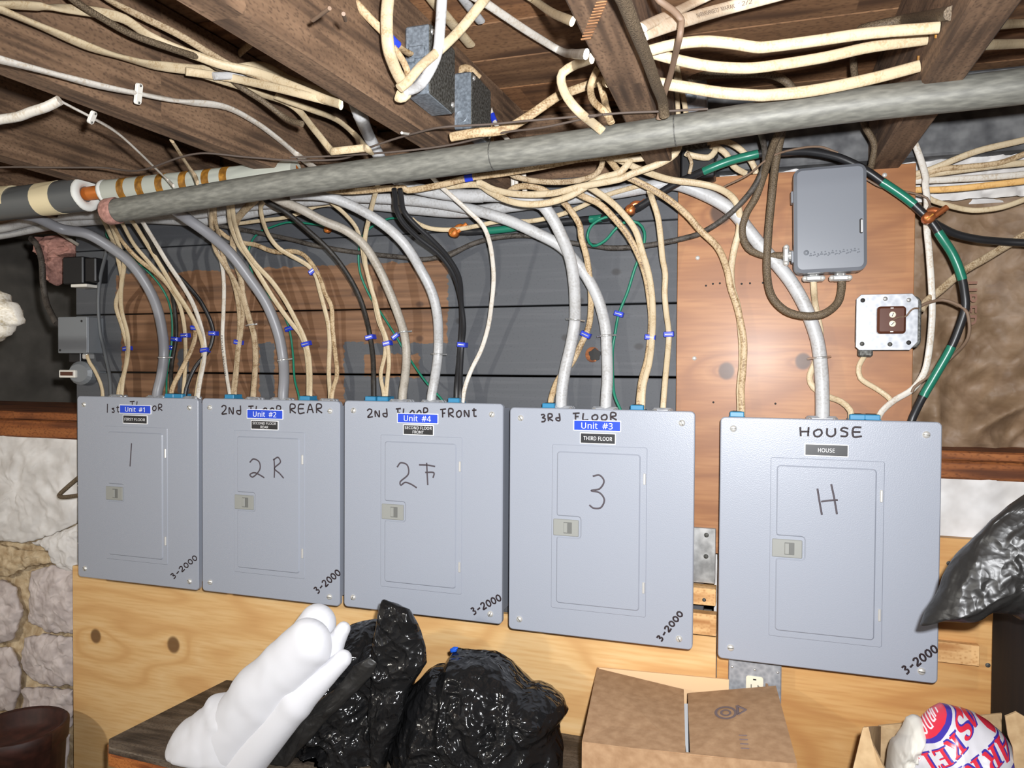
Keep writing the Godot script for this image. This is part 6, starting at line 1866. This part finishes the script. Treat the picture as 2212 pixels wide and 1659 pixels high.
	bones(st, [[g.call(480, 1610, 0.35), g.call(560, 1500, 0.355), 0.062, 0.056], [g.call(560, 1500, 0.355), g.call(666, 1390, 0.362), 0.056, 0.049]], 0.006, 0.006, 0.72, func(q): return fold_n.get_noise_3d(q.x * 14.0, q.y * 14.0, 1.0) * 0.003)
	bones(st, [[g.call(640, 1420, 0.325), g.call(686, 1346, 0.315), 0.045, 0.038]], 0.005, 0.004, 0.8, func(q): return 0.0)
	bones(st, [[g.call(672, 1465, 0.34), g.call(716, 1400, 0.335), 0.024, 0.021], [g.call(716, 1400, 0.335), g.call(742, 1358, 0.335), 0.021, 0.014]], 0.0045, 0.004, 0.9, func(q): return 0.0)
	bones(st, [[g.call(470, 1720, 0.35), g.call(640, 1520, 0.362), 0.045, 0.03], [g.call(640, 1520, 0.362), g.call(742, 1422, 0.35), 0.03, 0.017]], 0.005, 0.004, 0.85, func(q): return 0.0)
	solo("white_glove", st, M.fleece, "thick white fleece glove lying fingers up against the black bag", "glove")
	rest_y = BENCH + 0.002
	# the closed cardboard box
	o = thing("cardboard_box", "brown cardboard box with sagging top flaps and a faint stamp", "box", Vector3.ZERO)
	var bl := at(1290, 1442, 0.05)
	var br := at(1658, 1476, 0.05)
	var fl := at(1257, 1604, 0.33)
	var fr := at(1722, 1652, 0.33)
	var down := func(p: Vector3) -> Vector3:
		return Vector3(p.x, BENCH + 0.001, p.z)
	st = new_st()
	plate4(st, down.call(bl), down.call(br), br, bl, 0.004)
	part(o, "back_wall", st, M.cardboard_in)
	st = new_st()
	plate4(st, down.call(fl), down.call(fr), fr, fl, 0.004)
	part(o, "front_wall", st, M.cardboard)
	st = new_st()
	plate4(st, down.call(bl), down.call(fl), fl, bl, 0.004)
	part(o, "side_wall", st, M.cardboard)
	st = new_st()
	plate4(st, down.call(fr), down.call(br), br, fr, 0.004)
	part(o, "side_wall", st, M.cardboard)
	st = new_st()
	var lm := at(1477, 1489, 0.085)
	var lf := at(1481, 1630, 0.331)
	var rm := at(1485, 1497, 0.085)
	var rf := at(1491, 1632, 0.331)
	plate4(st, fl + Vector3(0, 0.002, 0), lf, lm, at(1292, 1444, 0.062), 0.004)
	part(o, "flap", st, M.cardboard)
	st = new_st()
	plate4(st, rf, fr + Vector3(0, 0.002, 0), at(1676, 1481, 0.066), rm, 0.004)
	var flap := part(o, "flap", st, M.cardboard)
	st = new_st()
	plate4(st, at(1490, 1690, 0.30), at(1500, 1690, 0.30), at(1497, 1520, 0.12), at(1470, 1520, 0.12), 0.002)
	part(o, "plastic_inside", st, M.tape_white)
	# stamp on the right flap: an oval and a pointed mark, then lines of small print
	var up_flap := func(u: float, v: float) -> Vector3:
		var b0 := rf.lerp(fr, u)
		var t0 := rm.lerp(at(1676, 1481, 0.066), u)
		var n := (fr - rf).cross(rm - rf).normalized()
		return b0.lerp(t0, v) + n * 0.003 + Vector3(0, 0.002 * u, 0)
	st = new_st()
	flat(st)
	for i in 24:
		var a0 := TAU * i / 24
		var a1 := TAU * (i + 1) / 24
		for rr in [[0.75, 1.0], [0.3, 0.5]]:
			quad(st, up_flap.call(0.40 + cos(a0) * 0.12 * rr[0], 0.6 + sin(a0) * 0.1 * rr[0]), up_flap.call(0.40 + cos(a0) * 0.12 * rr[1], 0.6 + sin(a0) * 0.1 * rr[1]), up_flap.call(0.40 + cos(a1) * 0.12 * rr[1], 0.6 + sin(a1) * 0.1 * rr[1]), up_flap.call(0.40 + cos(a1) * 0.12 * rr[0], 0.6 + sin(a1) * 0.1 * rr[0]))
	for q in [[0.53, 0.56, 0.53, 0.7], [0.53, 0.7, 0.62, 0.63], [0.62, 0.63, 0.53, 0.56]]:
		var pa: Vector3 = up_flap.call(q[0], q[1])
		var pb: Vector3 = up_flap.call(q[2], q[3])
		tube(st, [pa, pa.lerp(pb, 0.5), pb], 0.005, 0.0006, Vector3(0, 1, 0.5), 6)
	part(flap, "stamp", st, M.stamp)
	st = new_st()
	for i in 4:
		var pa: Vector3 = up_flap.call(0.50, 0.28 - i * 0.055)
		var pb: Vector3 = up_flap.call(0.58, 0.28 - i * 0.055)
		tube(st, [pa, pa.lerp(pb, 0.5), pb], 0.0022, 0.0005, Vector3(0, 1, 0.5), 6)
	part(flap, "small_print", st, M.stamp)
	# the open carton with the grocery bag
	o = thing("cardboard_box", "open pale carton with torn flaps holding the printed grocery bag", "box", Vector3.ZERO)
	var ca := at(1872, 1566, 0.36)      # front left top
	var cb := at(1965, 1545, 0.10)      # along the back
	var c0 := at(1898, 1568, 0.12)
	var c1 := at(2200, 1538, 0.12)
	st = new_st()
	plate4(st, down.call(c0), down.call(c1), c1, c0, 0.004)
	part(o, "back_wall", st, M.cardboard_pale)
	st = new_st()
	var s0 := at(1866, 1570, 0.34)
	plate4(st, down.call(c0), down.call(s0), s0, c0, 0.004)
	part(o, "side_wall", st, M.cardboard_pale)
	st = new_st()
	plate4(st, down.call(at(1850, 1640, 0.36)), down.call(at(1925, 1690, 0.38)), at(1925, 1690, 0.38), s0, 0.005)
	plate4(st, at(1838, 1680, 0.37), at(1905, 1690, 0.37), at(1876, 1570, 0.345), at(1864, 1572, 0.345), 0.004)
	part(o, "folded_flap", st, M.cardboard_pale)
	st = new_st()
	slab(st, PackedVector2Array([Vector2(at(2172, 1548, 0.3).x, at(2172, 1548, 0.3).y), Vector2(at(2196, 1538, 0.3).x, at(2196, 1538, 0.3).y), Vector2(at(2222, 1545, 0.3).x, at(2212, 1552, 0.3).y), Vector2(at(2222, 1700, 0.3).x, at(2212, 1700, 0.3).y), Vector2(at(2195, 1690, 0.3).x, at(2195, 1690, 0.3).y), Vector2(at(2188, 1615, 0.3).x, at(2188, 1615, 0.3).y), Vector2(at(2178, 1590, 0.3).x, at(2178, 1590, 0.3).y)]), 0.296, 0.3, 0.0)
	part(o, "torn_flap", st, M.cardboard_pale)
	st = new_st()
	var fx := at(2190, 1700, 0.38)
	plate4(st, Vector3(at(1850, 1680, 0.38).x, BENCH + 0.001, 0.38), Vector3(fx.x, BENCH + 0.001, 0.38), Vector3(fx.x, BENCH + 0.12, 0.38), Vector3(at(1850, 1680, 0.38).x, BENCH + 0.12, 0.38), 0.004)
	part(o, "front_wall", st, M.cardboard_pale)
	o = thing("grocery_bag", "stuffed white plastic grocery bag with red and blue print in the carton", "bag", Vector3.ZERO)
	var pm := mat("grocery_film", Color(1, 1, 1), 0.3, 0, grocery_print())
	st = new_st()
	bo = outline_at("Z", [[1958, 1660], [1963, 1632], [1972, 1598], [1988, 1560], [2010, 1540], [2036, 1526], [2062, 1530], [2086, 1536], [2112, 1546], [2140, 1562], [2166, 1584], [2186, 1612], [2200, 1645], [2206, 1700], [2190, 1760], [2060, 1800], [1970, 1760]], 0.26)
	var wr := func(q: Vector3, w: float) -> Vector3:
		return Vector3(0, 0, ridge.get_noise_3d(q.x * 9.0 + 30.0, q.y * 9.0, 0) * 0.007 * (1.0 - w * w * 0.6))
	pillow(st, bo, at(2080, 1650, 0.26), 0.07, 0.08, wr, 130, 40, func(q): return Vector2((q.x - 0.848) / 0.238, (1.025 + (q.x - 0.848) * 0.141 - q.y) / 0.1465))
	part(o, "printed_front", st, pm)
	st = new_st()
	bo = outline_at("Z", [[1912, 1690], [1918, 1640], [1926, 1604], [1944, 1576], [1958, 1552], [1974, 1546], [1990, 1550], [1986, 1572], [1974, 1620], [1968, 1690], [1950, 1760], [1915, 1750]], 0.25)
	pillow(st, bo, middle(bo), 0.045, 0.05, crumple.call(21.0, 0.03), 110, 30)
	part(o, "gathered_side", st, M.off_white)
	rest_y = -1.0
	# dark clay pot at the lower left, a lump of white wrapping at the left edge
	var pc := at(40, 1628, 0.18)
	o = thing("clay_pot", "dark reddish-brown round pot at the foot of the stone wall", "pot", Vector3(pc.x, 0, 0.18))
	st = new_st()
	var r := at(112, 1650, 0.18).x - pc.x
	var top: float = at(40, 1632, 0.18 + r).y
	lathe(st, [Vector2(0.0, 0.0), Vector2(r * 0.72, 0.0), Vector2(r * 0.8, top * 0.4), Vector2(r * 0.95, top - 0.05), Vector2(r, top - 0.045), Vector2(r * 1.02, top - 0.004), Vector2(r * 0.98, top), Vector2(r * 0.9, top - 0.004), Vector2(r * 0.85, top - 0.04), Vector2(0.0, top - 0.045)], Transform3D.IDENTITY, 32)
	part(o, "body", st, M.clay)
	o = thing("wrapped_fitting", "lumpy white cloth wrapping on a pipe at the far left edge", "pipe", Vector3.ZERO)
	st = new_st()
	bo = outline_at("Z", [[-80, 620], [-20, 618], [8, 634], [14, 648], [30, 654], [42, 676], [38, 700], [22, 706], [18, 722], [-10, 738], [-90, 745]], 0.45)
	pillow(st, bo, middle(bo), 0.035, 0.035, func(q, w): return Vector3(0, 0, soft.get_noise_2d(q.x * 40.0, q.y * 40.0) * 0.012), 60, 14)
	part(o, "cloth", st, M.rag)
	st = new_st()
	var pp := middle(bo) + Vector3(-0.02, 0, 0)
	rod(st, pp, Vector3(-2.44, pp.y, pp.z), 0.014, 14)
	part(o, "pipe", st, M.copper_pipe)

# the bulb that lights the left of the wall, out of the frame behind the camera
func build_lamp() -> void:
	var o := thing("ceiling_lamp", "bare bulb in a white porcelain lampholder under a joist behind the viewer", "lamp", Vector3(-1.05, JB, 2.0))
	var st := new_st()
	lathe(st, [Vector2(0.0, 0.0), Vector2(0.055, 0.0), Vector2(0.055, -0.008), Vector2(0.03, -0.02), Vector2(0.022, -0.045), Vector2(0.018, -0.045), Vector2(0.0, -0.04)], Transform3D.IDENTITY, 24)
	part(o, "lampholder", st, M.off_white)
	var glow := mat("bulb_glow", rgb(255, 250, 240), 0.4)
	glow.emission_enabled = true
	glow.emission = rgb(255, 240, 214)
	glow.emission_energy_multiplier = 3.0
	st = new_st()
	lathe(st, [Vector2(0.013, -0.045), Vector2(0.018, -0.055), Vector2(0.04, -0.075), Vector2(0.05, -0.1), Vector2(0.043, -0.13), Vector2(0.022, -0.148), Vector2(0.0, -0.152)], Transform3D.IDENTITY, 24)
	part(o, "bulb", st, glow)
	var l := OmniLight3D.new()
	l.name = "bulb_light"
	o.add_child(l)
	l.position = Vector3(0, -0.098, 0)
	l.light_color = Color(1.0, 0.99, 0.95)
	l.light_energy = 1.2
	l.light_size = 0.045
	l.omni_range = 12.0
	l.omni_attenuation = 2.0
	l.shadow_enabled = true
func _ready() -> void:
	rng.seed = 20
	view_and_light()
	materials()
	build_lamp()
	build_setting()
	build_panels()
	build_pipes()
	build_boxes()
	build_bench()
	build_cables()
	build_fastenings()
